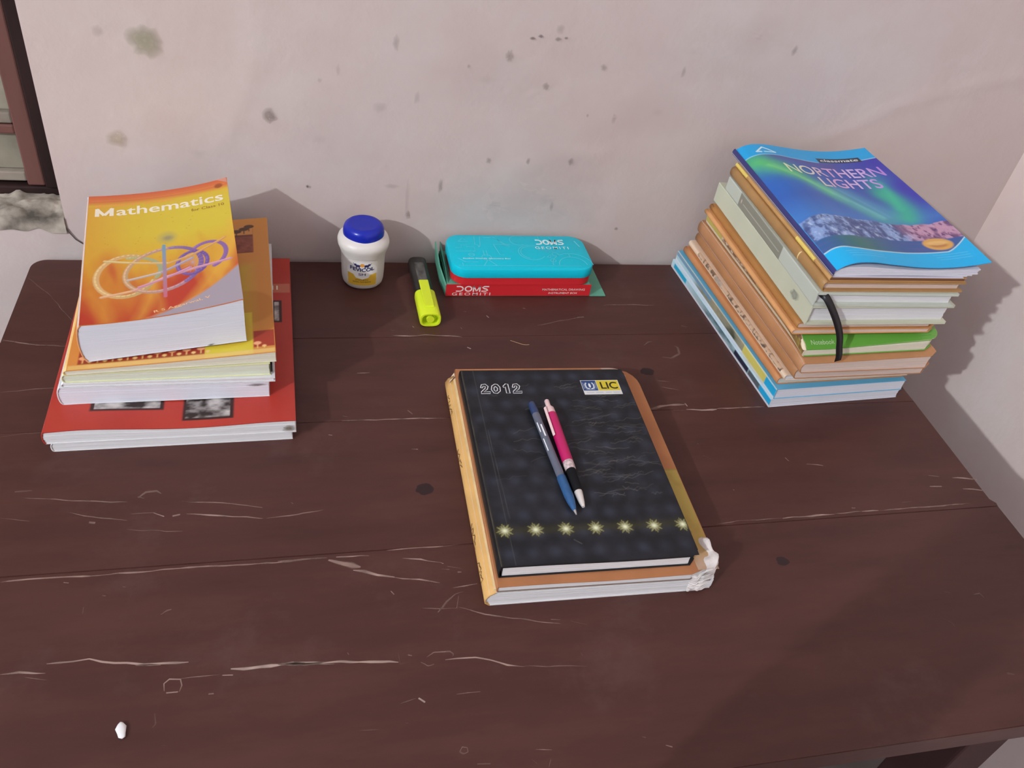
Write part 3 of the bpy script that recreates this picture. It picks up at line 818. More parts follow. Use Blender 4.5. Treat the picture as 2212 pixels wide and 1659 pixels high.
def photo(x0, y0, x1, y1, sd):
    cv.rect(x0 - .003, y0 - .003, x1 + .003, y1 + .003, (62, 34, 32))
    m = ((cv.x > x0) & (cv.x < x1) & (cv.y > y0) & (cv.y < y1)) * 1.0
    nz = np.clip((fbm(cv.x * 90, cv.y * 120, sd) - .3) * 2.4, 0, 1)[..., None]
    c_ = ob((52, 40, 38), 1) * (1 - nz) + ob((205, 198, 194), 1) * nz
    cv.c = cv.c * (1 - m[..., None]) + c_ * m[..., None]
photo(.037, .028, .095, .10, 31); photo(.118, .0125, .158, .08, 44); photo(.199, .1605, .2045, .195, 52); photo(.17, .11, .19, .16, 12)
cv.obj('cover_print', lambda x, y, l: A1.top(x + .001, y, l), PRINT, A1.front)
M_cream = mat('print_cream', (236, 214, 196), .4)
text('lettering', '11', (.1985, .2185, .2045, .2265), A1.top, M_cream, A1.front, bold=.02)
M_smudge = vmat('smudge', .9, .1, alpha=True)
def smudge(parent, pts, col, name='smudge'):
    """soft dirt patch: pts = centre + two half-axis vectors"""
    c_, a_, b_ = map(Vector, pts); vv, ff, cc = [tuple(c_)], [], [(*ob(col), .8)]
    for r_ in range(1, 4):
        for k in range(14):
            an = 2 * math.pi * k / 14; q = r_ / 3 * (.75 + .5 * random.random())
            vv.append(tuple(c_ + a_ * q * math.cos(an) + b_ * q * math.sin(an))); cc.append((*ob(col), (.7, .4, 0)[r_ - 1]))
    for k in range(14):
        ff.append((0, 1 + k, 1 + (k + 1) % 14))
        for r_ in range(2): a = 1 + r_ * 14; ff.append((a + k, a + 14 + k, a + 14 + (k + 1) % 14, a + (k + 1) % 14))
    return mk(name, vv, ff, M_smudge, parent, cols=cc)
smudge(A1.pages, ((.212, -.0012, .0165), (.007, 0, 0), (0, 0, .005)), (110, 95, 80))

M_w1 = mat('glossy_white_cover', (205, 205, 208), .4)
B1 = make_book('textbook', 'thick white paperback resting on the red textbook in the left stack', 'book', GL, -.4255, -.283, .1835, .240, 1.5, (.0252, .0247, .0458, .0428), M_w1, PAGE_C, n=4, jit=.0002, spine='round', bulge=.003)
B2 = make_book('textbook', 'thin pale book on the thick white paperback, left stack', 'book', GL, -.4215, -.2825, .1855, .240, 1.5, (.0462, .0432, .0500, .0482), M_w1, PAGE, n=2, jit=.0012, spine='round', bulge=.002)
B3 = make_book('textbook', 'pale green-edged book with black spine end directly under orange tree-print book', 'book', GL, -.4195, -.281, .1795, .236, 2.2, (.0503, .0486, .0590, .0632), mat('pale_green_cover', (206, 204, 160), .45), pagemat('page_greenish', (200, 203, 184), .12), n=4, jit=.0008, spine='round', bulge=.0025, pw=1.3)
rbox('dark_edge', .1795, .1815, .001, .012, .0515, .0598, .0003, mat('black_cloth', (24, 22, 24), .8), B3.root)
smudge(B1.pages, ((.172, -.0006, .0405), (.011, 0, 0), (0, 0, .0018)), (120, 112, 108))
M_org = mat('orange_cover', (204, 138, 64), .4)
B4 = make_book('textbook', 'orange textbook with small tree silhouettes under the thick mathematics book', 'book', GL, -.4165, -.2812, .1825, .247, 2.8, (.0595, .0638, .0645, .0758), M_org, PAGE_Y, back_m=PAGE_Y, spine_m=mat('pale_orange_spine', (220, 184, 120), .45), n=2, jit=.0004, spine='round', bulge=.003, pw=1.25, ct=.0004)
cv = Cv(.1815, .246, .0008, (222, 148, 72))
cv.put(.6 * np.clip(cv.s * 1.3, 0, 1), (210, 142, 62))
cv.rect(.105, .060, .160, .15, (205, 165, 52), .55, .01); cv.ell(.155, .075, .030, .028, (196, 128, 50), .8, .002)
cv.rect(.118, .0, .1615, .0655, (220, 200, 62), 1)
cv.rect(.116, .045, .1615, .15, (204, 180, 62), .5, .008)
cv.ell(.140, .035, .022, .02, (226, 178, 66), .6, .006)
cv.rect(.008, .0075, .1175, .034, (165, 62, 44)); cv.rect(.1622, .0095, .1815, .0345, (170, 62, 44))
for k in range(13):
    cx = .012 + k * .0128
    if .117 < cx < .164: continue
    big = k % 1 == 0
    cv.rect(cx - .0006, .0075, cx + .0006, .0135, (240, 190, 120)); cv.ell(cx, .0155, .0036, .0026, (244, 176, 128))
    cv.ell(cx + .0062, .0105, .002, .0018, (246, 200, 130)); cv.rect(cx + .0058, .0075, cx + .0066, .010, (246, 200, 130))
cv.rect(.008, .0068, .1175, .0086, (150, 84, 40), .7)
cv.rect(0, 0, .1815, .0062, (238, 200, 120), .75, .001)
cv.rect(.143, .175, .1655, .232, (118, 62, 44)); cv.rect(.143, .212, .1655, .232, (214, 146, 78))
for tx, ty in ((.148, .2135), (.156, .218), (.1615, .223)):
    cv.ell(tx, ty + .006, .0055, .0038, (92, 58, 34)); cv.rect(tx - .0006, ty - .004, tx + .0006, ty + .005, (92, 58, 34))
cv.put(.8 * ((cv.x > .143) & (cv.x < .1655) & (cv.y > .176) & (cv.y < .208)) * np.clip(fbm(cv.x * 200, cv.y * 200, 8) * 1.6 - .4, 0, 1), (176, 92, 70))
cv.obj('cover_print', lambda x, y, l: B4.top(x + .0005, y + .0005, l), PRINT, B4.front)

M_math = mat('orange_red_cover', (204, 110, 46), .32, .4)
MW, MD = .1395, .219
C1 = make_book('textbook', 'thick orange and yellow mathematics textbook topping the left stack', 'book', GL, -.3995, -.272, MW, MD, 6.5, (.0668, .0768, .1085, .1255), M_math, PAGE_C, back_m=PAGE_C, spine_m=mat('math_spine', (208, 150, 104), .45), n=6, jit=.0002, spine='round', bulge=.0045, pw=2.0, ct=.0006,
               bow=lambda u, v: .005 * v / MD + .0022 * np.clip(u / MW, 0, 1) ** 6 * np.clip((v / MD - .8) / .2, 0, 1) ** 2, nu=32, nv=24)
cv = Cv(MW - .0004, MD - .0004, .00062, (222, 172, 52))
S_, T_ = cv.s, cv.t
cv.put(np.clip(1.5 - np.abs(T_ - .72) * 5, 0, 1) * np.clip(.35 + S_, 0, 1), (218, 194, 58))
cv.put(np.clip((.30 - S_) * 1.6, 0, .6) * (T_ < .9), (222, 150, 52))
fl = fbm(S_ * 7 + 2 * T_, T_ * 3 - S_, 14, 3)
cv.put(np.clip((.46 - T_) * 3.2 + (fl - .5) * 1.5 + np.clip(.4 - S_, 0, 1) * .8 * (T_ < .6), 0, 1), (208, 116, 46))
cv.put(np.clip((.27 - T_) * 4.5 + (fl - .5) * 2.6, 0, 1), (190, 62, 42))
for a, b_, wd, al in (((.32, -.05), (.46, .32), .010, .75), ((.62, .0), (.98, .46), .012, .85), ((.16, -.02), (.05, .2), .012, .55), ((.48, .0), (.42, .22), .008, .5), ((.86, .16), (1.0, .62), .012, .7)):
    pts = [((a[0] + (b_[0] - a[0]) * q + .03 * math.sin(q * 3)) * MW, (a[1] + (b_[1] - a[1]) * q) * MD) for q in np.linspace(0, 1, 9)]
    cv.line(pts, wd * .3, (232, 178, 66), al, wd * .75)
cv.put(np.clip((T_ - .905) * 26, 0, 1), (216, 116, 62)); cv.put(np.clip((T_ - .965) * 30, 0, 1) * .7, (206, 84, 58))
cv.line([(.02 * MW, .952 * MD), (.55 * MW, .95 * MD), (.98 * MW, .955 * MD)], .0006, (238, 170, 110), .5)
# graph-tube ornament
def tube(pts, wd, c1, c2):
    for q in range(len(pts) - 1):
        k = (pts[q][0] + pts[q + 1][0]) / 2 / MW
        cc = s2l(c1) * (1 - np.clip((k - .15) / .6, 0, 1)) + s2l(c2) * np.clip((k - .15) / .6, 0, 1)
        cv.line(pts[q:q + 2], wd, cc, 1, None, True)
        hl = [(p[0] - wd * .15, p[1] + wd * .22) for p in pts[q:q + 2]]
        cv.line(hl, wd * .3, np.clip(cc * 1.5 + .05, 0, .9), .8, .0005, True)
def oval(cx, cy, rx, ry, a0, a1, rot=0):
    o_ = []
    for an in np.linspace(math.radians(a0), math.radians(a1), 28):
        x, y = rx * math.cos(an), ry * math.sin(an); o_.append(((cx + x * math.cos(rot) - y * math.sin(rot)) * MW, (cy + x * math.sin(rot) + y * math.cos(rot)) * MD))
    return o_
for pts, wd, c1, c2 in ((oval(.27, .315, .19, .15, 60, 330, .1), .0056, (222, 176, 118), (150, 150, 90)),
                        (oval(.25, .32, .24, .125, -30, 80, .1), .0042, (200, 186, 120), (122, 156, 140)),
                        (oval(.51, .33, .25, .155, 70, 300, .15), .0048, (206, 170, 112), (168, 120, 150)),
                        (oval(.51, .33, .25, .155, -60, 72, .15), .0048, (180, 150, 150), (122, 92, 156)),
                        (oval(.70, .345, .10, .085, 0, 360, .2), .0040, (140, 110, 160), (112, 80, 150)),
                        (oval(.80, .38, .13, .10, -80, 120, .2), .0044, (170, 130, 160), (140, 100, 160)),
                        ([(.13 * MW, .44 * MD), (.30 * MW, .41 * MD), (.55 * MW, .37 * MD), (.72 * MW, .41 * MD), (.93 * MW, .49 * MD)], .0032, (214, 190, 130), (206, 150, 90)),
                        ([(.12 * MW, .175 * MD), (.32 * MW, .20 * MD), (.52 * MW, .27 * MD), (.72 * MW, .30 * MD), (.95 * MW, .315 * MD)], .0036, (226, 170, 120), (196, 140, 160)),
                        ([(.28 * MW, .28 * MD), (.5 * MW, .31 * MD), (.70 * MW, .38 * MD)], .0034, (210, 190, 150), (150, 140, 180)),
                        ([(.35 * MW, .22 * MD), (.55 * MW, .27 * MD), (.68 * MW, .31 * MD)], .0034, (210, 150, 150), (190, 130, 170))):
    tube(pts, wd, c1, c2)
for q in np.linspace(0, 1, 16):
    cc = s2l((120, 160, 180)) * q + s2l((200, 110, 130)) * (1 - q)
    cv.ell(.515 * MW, (.14 + .36 * q) * MD, .0018, .004, (0, 0, 0), 0)
    cv.line([(.515 * MW, (.13 + .36 * q) * MD), (.515 * MW, (.155 + .36 * q) * MD)], .0034, cc, 1, None, True)
for an in range(14):
    a_ = an * math.pi / 7; cv.line([(.70 * MW, .345 * MD), (.70 * MW + .012 * math.cos(a_), .345 * MD + .016 * math.sin(a_))], .0005, (190, 160, 190), .6)
cv.ell(.54 * MW, .575 * MD, .0088, .010, (188, 172, 92), .75, .003); cv.ell(.545 * MW, .572 * MD, .0045, .004, (150, 140, 110), .8, .002)
# pale curved foot of the cover
cur = herm([0, .30, .45, .6, .75, .9, 1.0], [-.04, -.02, .012, .055, .115, .195, .26])
cv.put(np.clip((cur(S_) - T_) * 90, 0, 1), (168, 156, 166))
cv.put(np.clip(1 - np.abs(T_ - cur(S_)) * 120, 0, 1) * .55 * (S_ > .33), (214, 150, 110))
cv.ell(.93 * MW, .945 * MD, .0042, .0042, (150, 70, 36), .8, .001)
rs_ = np.random.RandomState(3)
for q in range(30): cv.ell(rs_.uniform(.1, .98) * MW, rs_.uniform(.35, .85) * MD, .0007, .0007, (190, 130, 40), .5)
cv.obj('cover_print', lambda x, y, l: C1.top(x + .0002, y + .0002, l), PRINT, C1.front)
M_tw = mat('print_white', (226, 212, 190), .4)
M_td = mat('print_brown', (130, 84, 40), .5)
M_to = mat('print_pale_orange', (240, 178, 132), .5)
mlet = []
for p_, t_ in letter_M(.05 * MW, .812 * MD, .178 * MW, .880 * MD, .0042): mlet.append(([(p_[0][0] + (p_[1][0] - p_[0][0]) * q, p_[0][1] + (p_[1][1] - p_[0][1]) * q) for q in np.linspace(0, 1, 6)], t_))
strokes('title_letter', mlet, C1.top, M_tw, C1.front, .0003)
text('title_lettering', 'athematics', (.195 * MW, .811 * MD, .955 * MW, .884 * MD), C1.top, M_tw, C1.front, bold=.014, cuts=14)
text('lettering', 'SECONDARY  SCHOOL', (.05 * MW, .893 * MD, .60 * MW, .915 * MD), C1.top, mat('print_orange', (226, 140, 84), .5), C1.front, cuts=8)
text('lettering', 'for Class 10', (.72 * MW, .765 * MD, .955 * MW, .788 * MD), C1.top, M_td, C1.front, cuts=6)
text('lettering', 'R S Aggarwal, V', (.44 * MW, .042 * MD, .80 * MW, .062 * MD), C1.top, M_to, C1.front, cuts=8, rot=.16, bold=.01)
smudge(C1.pages, ((.107, -.0012, .0765), (.0035, 0, .001), (0, 0, .0014)), (30, 26, 26), 'torn_mark')
mk('worn_tip', [(x, y, float(C1.zt(x, y)) + .0003) for x, y in ((MW - .012, MD), (MW, MD - .010), (MW - .001, MD - .001), (MW - .005, MD))], [(0, 1, 2, 3)], mat('bare_card', (190, 130, 110), .8), C1.front)

# ---------------------------------------------------------------- middle pile
M_ytape = mat('yellow_spine_tape', (206, 162, 100), .55, .25, noise=(40, .10), bump=(150, .3))
M_brn = mat('brown_cover', (168, 112, 74), .5, .3, noise=(30, .12), bump=(200, .15))
D3 = make_book('notebook', 'dog-eared notebook with yellow taped spine at the bottom of the middle pile', 'notebook', GM, -.0675, -.5215, .206, .276, -1.0, (0.0002, .0002, .0180, .0165), PAGE, PAGE, spine_m=M_ytape, n=6, jit=.0012, spine='round',
               prof=[(.0045, 0), (.0005, .18), (0, .45), (.0025, .75), (.0085, 1.0)], top_u0=.0085, rc=.012, nu=16)
M_cream_p = mat('cream_paper_strip', (210, 184, 138), .7, .2, noise=(60, .15))
v_, f_ = slab_geo(4, 24, lambda v: (.0068, .0105), (.002, .268), lambda u, v: .0192 + .0004 * np.sin(v * 200) + (u - .0068) * .5, lambda u, v: .0184)
mk('spine_hinge', v_, f_, M_cream_p, D3.root)
# pen scribbles on the spine tape
M_ink = mat('faded_ink', (104, 74, 46), .8)
rs_ = np.random.RandomState(11); sp = []
for c0, c1, ht in ((.022, .052, .006), (.103, .128, .0045), (.196, .224, .005), (.238, .258, .005)):
    x = c0; pth = []
    while x < c1:
        pth.append((x + rs_.uniform(-.0012, .0012), .009 + rs_.uniform(-.5, .5) * ht)); x += .0016
    sp.append((pth, .0009))
for one in sp: strokes('handwriting', [one], lambda a, b_, l: [float(q) for q in D3.smap(a, b_, l)], M_ink, D3.spine, .0004)
# torn tape end and crumpled corner pages
mk('torn_flap', [(.001, .270, .010), (.004, .268, .0165), (.009, .272, .020), (.014, .279, .0195), (.010, .281, .0185), (.005, .2765, .014)], [(0, 1, 2, 3, 4, 5)], mat('torn_paper', (216, 190, 160), .8), D3.root)
M_crump = mat('crumpled_page', (206, 198, 194), .85, .1, noise=(70, .22), bump=(220, .6))
rs_ = np.random.RandomState(2)
for k in range(9):
    V, F = [], []; nu_, nv_ = 16, 18; ph = rs_.rand() * 9; q0 = k / 8
    x1 = .2125 - .004 * q0 - rs_.rand() * .002; y0 = -.002 + rs_.rand() * .002; y1 = .036 + .014 * q0
    for j in range(nv_ + 1):
        q = j / nv_; y = y0 + (y1 - y0) * q
        r_ = .016; d = r_ - (y - y0)
        xe = x1 - (r_ - math.sqrt(max(0, r_ * r_ - d * d)) if d > 0 else 0) - .008 * q ** 3
        for i in range(nu_ + 1):
            a = i / nu_; x = .182 + (xe - .182) * a
            lift = (.0025 + .0185 * q0) + (.0125 * q0 + .001) * a ** 2.2 * (1 - .75 * q ** 1.5)
            z = lift + .0016 * math.sin(a * 9 + q * 7 + ph) * a + .0026 * math.sin(q * 17 + ph * 3) * a * a
            V.append((x, y + .0008 * math.sin(a * 11 + ph), max(.0006, z)))
    for j in range(nv_):
        for i in range(nu_): a = j * (nu_ + 1) + i; F.append((a, a + 1, a + nu_ + 2, a + nu_ + 1))
    o = mk('curled_page', V, F, M_crump, D3.root, smooth=True)
    md = o.modifiers.new('thick', 'SOLIDIFY'); md.thickness = .0008
D2 = make_book('notebook', 'brown covered notebook between the black diary and the yellow-spined notebook', 'notebook', GM, -.0585, -.5225, .199, .2775, -1.1, (.0196, .0184, .0262, .0258), M_brn, PAGE, back_m=mat('grey_brown_card', (120, 102, 92), .7), n=2, jit=.0006, spine='round', bulge=.001, rc=.028,
               bow=lambda u, v: .0006 * np.sin(u * 45) * np.exp(-v / .02))
cv = Cv(.020, .12, .0008, (184, 160, 84))
cv.put(.6 * np.clip((.5 - cv.t) * 2, 0, 1), (186, 136, 84)); cv.put(np.clip((.22 - cv.t) * 6, 0, 1), (196, 164, 140))
cv.put(.5 * np.clip(fbm(cv.x * 120, cv.y * 90, 5) * 2 - .9, 0, 1), (160, 128, 60)); cv.put((cv.t > .985) * .5, (150, 120, 60))
cv.ell(.004, .042, .004, .003, (70, 50, 34), .8, .001)
cv.obj('tape_patch', lambda x, y, l: D2.top(x + .1783, y + .004, l), PRINT_M, D2.front)
cv = Cv(.020, .012, .0006, (205, 178, 160)); cv.put(.6 * fbm(cv.x * 300, cv.y * 300, 5), (176, 140, 118))
cv.obj('worn_corner', lambda x, y, l: D2.top(x + .167 - .006 * (y / .012), y + .2650 - .009 * np.clip(x / .02 - .5, 0, 1) ** 2, l + .0002), PRINT_M, D2.front)

M_dia = mat('black_diary_cover', (30, 31, 34), .45, .22, bump=(160, .25))
DW, DD = .1765, .2495
DI = make_book('diary', 'black hardcover diary marked 2012 on top of the middle pile', 'diary', GM, -.0565, -.5135, DW, DD, -1.0, (.0266, .0265, .0402, .0398), M_dia, PAGE, n=4, jit=.0005, ct=.0014, cb=.0006, ovh=.0016, spine='round', bulge=.0012, rc=.006, s_in=.004,
               bow=lambda u, v: .0007 * np.sin(u * 30 + 1) * np.exp(-v / .05))
cv = Cv(DW - .001, DD - .001, .0007, (34, 35, 38))
X_, Y_ = cv.x, cv.y
rb_ = np.random.RandomState(4)
for r_ in range(12):
    for c_ in range(9):
        cv.glow((c_ + .5 + .5 * (r_ % 2)) * .0197, .012 + r_ * .0205, .0062, (58, 62, 76), .40 + .40 * rb_.rand())
nz = fbm(X_ * 60, Y_ * 60, 17, 5)
cv.put(.45 * np.clip(nz * 2 - .9, 0, 1), (66, 66, 74))
# worn creases
rs_ = np.random.RandomState(21)
for k in range(90):
    x, y = rs_.uniform(.01, DW - .01), rs_.uniform(.07, .225); ln = rs_.uniform(.008, .034); sl = rs_.uniform(-.35, .35)
    if k < 74: x = rs_.uniform(.085, DW - .02)
    pts = [(x + ln * q, y + ln * q * sl + rs_.uniform(-.0016, .0016)) for q in np.linspace(0, 1, 8)]
    cv.line(pts, .00035, (116, 112, 106), rs_.uniform(.2, .6), .0005)
for x in (.0, .5, .85):
    pass
cv.line([(.0125, .0), (.0125, DD)], .0005, (96, 96, 92), .5); cv.line([(.0165, .05), (.0145, .16)], .0004, (110, 108, 100), .4)
cv.put(np.clip(1 - np.minimum(X_, 9) / .0016, 0, 1) * .5 * fbm(X_ * 400, Y_ * 90, 3), (150, 140, 112))
cv.line([(.068, .024), (.074, .019)], .0005, (120, 116, 110), .7)
# row of glowing stars
cv.put(.55 * np.exp(-((Y_ - .0365) / .0045) ** 2), (62, 60, 36))
for k in range(7):
    cx, cy = .0096 + k * .02705, .0370 - k * .00045
    cv.glow(cx, cy, .0052, (90, 86, 44), .5)
    for an in range(8):
        a_ = an * math.pi / 4 + .2
        tip = (cx + .0074 * math.cos(a_), cy + .0074 * math.sin(a_))
        for sd in (-.3, .3): cv.line([(cx + .0028 * math.cos(a_ + sd * 1.5), cy + .0028 * math.sin(a_ + sd * 1.5)), tip], .00035, (168, 162, 96), .8, .0004)
    for an in range(12):
        a_ = an * math.pi / 6; cv.line([(cx, cy), (cx + .0058 * math.cos(a_), cy + .0058 * math.sin(a_))], .0005, (206, 206, 140), .55, .0005)
    cv.glow(cx, cy, .0026, (240, 244, 208), 1)
cv.obj('cover_print', lambda x, y, l: DI.top(x + .0003, y + .0006, l), vmat('diary_print', .45, .22, bump=(220, .25)), DI.front)
M_silver = mat('silver_print', (205, 205, 205), .4, .4)
# hollow brush numerals 2012
def numeral(ch, ox, oy, sx, sy):
    G = {'2': [[(.05, .62), (.2, .95), (.6, 1.0), (.85, .75), (.7, .45), (.3, .18), (.95, .2), (.9, 0), (.0, .0), (.05, .2), (.5, .55), (.55, .75), (.35, .78), (.25, .6), (.05, .62)]],
         '0': [[(.5, 1), (.15, .8), (.02, .4), (.2, .05), (.55, .0), (.9, .25), (.95, .65), (.75, .95), (.5, 1)], [(.5, .75), (.33, .6), (.3, .35), (.42, .22), (.6, .3), (.68, .55), (.5, .75)]],
         '1': [[(.2, .75), (.5, 1), (.75, .98), (.75, 0), (.4, .02), (.42, .68), (.25, .6), (.2, .75)]]}
    return [([(ox + a * sx, oy + b_ * sy) for a, b_ in p], .00095) for p in G[ch]]
pp = []
for k, ch in enumerate('2012'): pp += numeral(ch, .0165 + k * .0110, .2130, .0102, .0145)
strokes('year_lettering', pp, DI.top, M_silver, DI.front)
# insurer's sticker: white panel, blue emblem square, yellow square with letters
LX, LY, LW, LH = .1245, .209, .0415, .0225
cv = Cv(LW, LH, .0004, (225, 226, 224))
cv.rect(.0006, .0062, .0165, LH - .0006, (38, 74, 128)); cv.rect(.0170, .0062, LW - .0006, LH - .0006, (222, 200, 52))
for sd in (-1, 1):
    cx = .0086
    cv.line([(cx + sd * .0012, .0088), (cx + sd * .0042, .0105), (cx + sd * .0046, .0155), (cx + sd * .0034, .0180)], .0016, (215, 220, 228))
    cv.line([(cx + sd * .0064, .0095), (cx + sd * .0066, .0185)], .0005, (190, 200, 214), .8)
cv.ell(.0086, .0142, .0012, .0034, (240, 242, 240)); cv.line([(.004, .0082), (.0132, .0082)], .0005, (200, 208, 220))
for a, b_ in ((.003, .011), (.013, .021), (.024, .030), (.032, .039)): cv.rect(a, .0026, b_, .0038, (176, 182, 190), .7, .0006)
st = cv.obj('sticker', lambda x, y, l: DI.top(x + LX, y + LY, l), PRINT, DI.front, .0004)
text('sticker_lettering', 'LIC', (LX + .0205, LY + .0085, LX + .0388, LY + .0192), DI.top, mat('print_black', (32, 32, 34), .5), DI.front, bold=.015, lift=.0006)

# pens lying on the diary
def axis_obj(o, p0, p1):
    d = Vector(p1) - Vector(p0); o.location = p0
    o.rotation_mode = 'QUATERNION'; o.rotation_quaternion = d.to_track_quat('Z', 'Y')
    return d.length
ZD = TZ + .0406
pen = empty('ballpoint_pen', (0, 0, 0), label='slim pen with clear grey barrel and blue grip on the black diary', cat='pen', group='pens on the diary')
Lp = axis_obj(pen, (.0100, -.3225, ZD + .0048), (.0198, -.4665, ZD + .0036))
M_navy = mat('navy_plastic', (40, 58, 96), .3, .5); M_grip = mat('blue_grip', (44, 84, 128), .45, .4, noise=(300, .12))
M_barrel = mat('clear_grey_barrel', (112, 116, 132), .18, .5, trans=.35); M_metal = mat('steel', (190, 190, 192), .3, .5, metal=.8)
lathe('rear_plug', [(.0026, 0), (.0036, .001), (.0038, .010), (.0038, .0165)], M_navy, pen, 20)
brl = lathe('barrel', [(.0037, .0165), (.0039, .018), (.0039, .098), (.0037, .0995)], M_barrel, pen, 20)
lathe('refill', [(.0013, .018), (.0013, .098)], M_navy, pen, 10)
lathe('grip', [(.0039, .0995), (.0043, .101), (.0043, .122), (.0036, .130), (.0022, .1375), (.0016, .1395)], M_grip, pen, 20)
lathe('tip', [(.0014, .1395), (.0010, .142), (.0005, Lp)], M_metal, pen, 14)
M_pw = mat('white_pen_print', (226, 228, 232), .4)
for a, b_, wd, rr in ((.030, .043, .0010, .9), (.034, .050, .0014, .15), (.052, .068, .0010, .9)):
    V, F = [], []
    for k in range(9):
        z = a + (b_ - a) * k / 8
        for s_ in (-1, 1):
            an = math.pi / 2 + rr + s_ * wd / .0040 / 2; V.append((.00402 * math.cos(an), .00402 * math.sin(an), z))
    F = [(2 * k, 2 * k + 1, 2 * k + 3, 2 * k + 2) for k in range(8)]
    mk('barrel_print', V, F, M_pw, brl)

pen2 = empty('ballpoint_pen', (0, 0, 0), label='pink retractable pen with white clicker and silver tip on the black diary', cat='pen', group='pens on the diary')
Lq = axis_obj(pen2, (.0262, -.3205, ZD + .0058), (.0283, -.4585, ZD + .0040))
M_pink = mat('magenta_plastic', (176, 26, 90), .32, .5); M_pkw = mat('blush_white_plastic', (220, 190, 188), .35, .5); M_blk = mat('black_rubber', (22, 22, 25), .7, .15)
lathe('clicker', [(.0020, 0), (.0024, .0006), (.0024, .011)], M_pkw, pen2, 18)
lathe('collar', [(.0034, .0105), (.0046, .0125), (.0050, .0205)], M_pkw, pen2, 22)
lathe('barrel', [(.0051, .0205), (.0053, .023), (.0053, .083), (.0051, .0845)], M_pink, pen2, 24)
lathe('band', [(.0051, .0845), (.0052, .086), (.0051, .0935), (.0047, .0945)], mat('speckled_silver_band', (196, 176, 176), .35, .5, noise=(400, .5)), pen2, 22)
lathe('grip', [(.0046, .0945), (.0047, .100), (.0044, .118), (.0040, .1205)], M_blk, pen2, 22)
lathe('tip', [(.0038, .1205), (.0038, .122), (.0026, .133), (.0014, Lq)], mat('pale_metal', (212, 206, 200), .3, .5, metal=.3), pen2, 18)
cl = rbox('clip', -.0015, .0015, .0062, .0072, .013, .052, .0005, M_pkw, pen2); cl.rotation_euler = (0, 0, math.radians(58))
# end of book objects part 2

# ---------------------------------------------------------------- glue bottle
BX, BY = -.1365, -.0405
bot = empty('glue_bottle', (BX, BY, TZ + .0002), label='white glue bottle with a domed blue cap between the left stack and highlighter', cat='bottle')
M_bw = mat('white_bottle_plastic', (212, 206, 200), .38, .45)
M_bc = mat('blue_cap_plastic', (22, 38, 158), .25, .4)
BPR = [(.0, .0), (.0185, .0), (.0215, .0012), (.0240, .0045), (.0250, .0095), (.0256, .020), (.0258, .036), (.0262, .043), (.0280, .049), (.0300, .0545), (.0305, .058), (.0295, .0615), (.0270, .0645), (.0240, .0665), (.0225, .068)]
body = lathe('body', BPR, M_bw, bot, 56, squareness=.06)
lathe('cap', [(.0228, .0660), (.0240, .0664), (.0242, .0695), (.0238, .0735), (.0226, .0768), (.0202, .0790), (.0172, .0800), (.0160, .0797), (.0080, .0800), (0.0002, .0801)], M_bc, bot, 56)
# raised arc above the label
def bmap(a, z, l=0.0):
    """a = arc length from the front line, z height"""
    r = np.interp(z, [p[1] for p in BPR[3:]], [p[0] for p in BPR[3:]]) + l
    an = -math.pi / 2 - .10 + np.asarray(a, float) / .0258
    p = 2.24; q = (np.abs(np.cos(an)) ** p + np.abs(np.sin(an)) ** p) ** (-1 / p)
    return (r * np.cos(an) * q, r * np.sin(an) * q, z)
cv = Cv(.0335, .0330, .0004, (212, 206, 200), .8)
cv.ell(.01675, .0200, .0165, .0125, (222, 220, 218), .9, .0006)
cv.poly([(.0010, .0), (.0325, .0), (.0325, .0165), (.0255, .0150), (.0235, .0110), (.0168, .0088), (.0100, .0110), (.0075, .0150), (.0010, .0165)], (214, 172, 58))
cv.line([(.0010, .0005), (.0325, .0005)], .001, (226, 192, 90), .6)
for sd in (-1, 1):
    cx = .0168 + sd * .0045
    cv.ell(cx, .0268, .0028, .0016, (46, 44, 88)); cv.ell(cx + sd * .0028, .0283, .0015, .0014, (46, 44, 88))
    cv.rect(cx - .0022, .0236, cx - .0010, .0262, (46, 44, 88)); cv.rect(cx + .0008, .0238, cx + .0020, .0262, (46, 44, 88)); cv.line([(cx + sd * .0035, .0280), (cx + sd * .0050, .0300)], .0007, (46, 44, 88))
cv.ell(.0168, .0276, .0024, .0024, (218, 150, 70))
blab = cv.obj('label', lambda x, y, l: bmap((x - .01675) * 1.1, y * 1.05 + .0085, l), PRINT, bot, .0003)
M_bl = mat('print_navy', (40, 46, 92), .5); M_lbr = mat('print_dark_brown', (96, 72, 40), .5)
text('label_lettering', 'FEVICOL', (-.0140, .0302, .0140, .0352), bmap, M_bl, blab, bold=.03, cuts=12, lift=.0006, warp=lambda q: -.0022 * (1 - (2 * q - 1) ** 2) + .0008)
text('label_lettering', 'SH', (-.0042, .0232, .0042, .0266), bmap, M_bl, blab, bold=.01, lift=.0006, cuts=4)
text('label_lettering', 'SYNTHETIC', (-.0078, .0160, .0078, .0178), bmap, M_lbr, blab, bold=.01, lift=.0006, cuts=8)
text('label_lettering', 'RESIN ADHESIVE', (-.0106, .0130, .0106, .0148), bmap, M_lbr, blab, bold=.01, lift=.0006, cuts=8)
rel = [([(-.0175 + .035 * q, 0.0435 + .0025 * math.sin(math.pi * q)) for q in np.linspace(0, 1, 18)], .0009)]
strokes('moulded_rim', rel, lambda a, b_, l: [float(q) for q in bmap(a, b_, l)], mat('white_plastic_rim', (196, 190, 184), .4), bot, .0004)

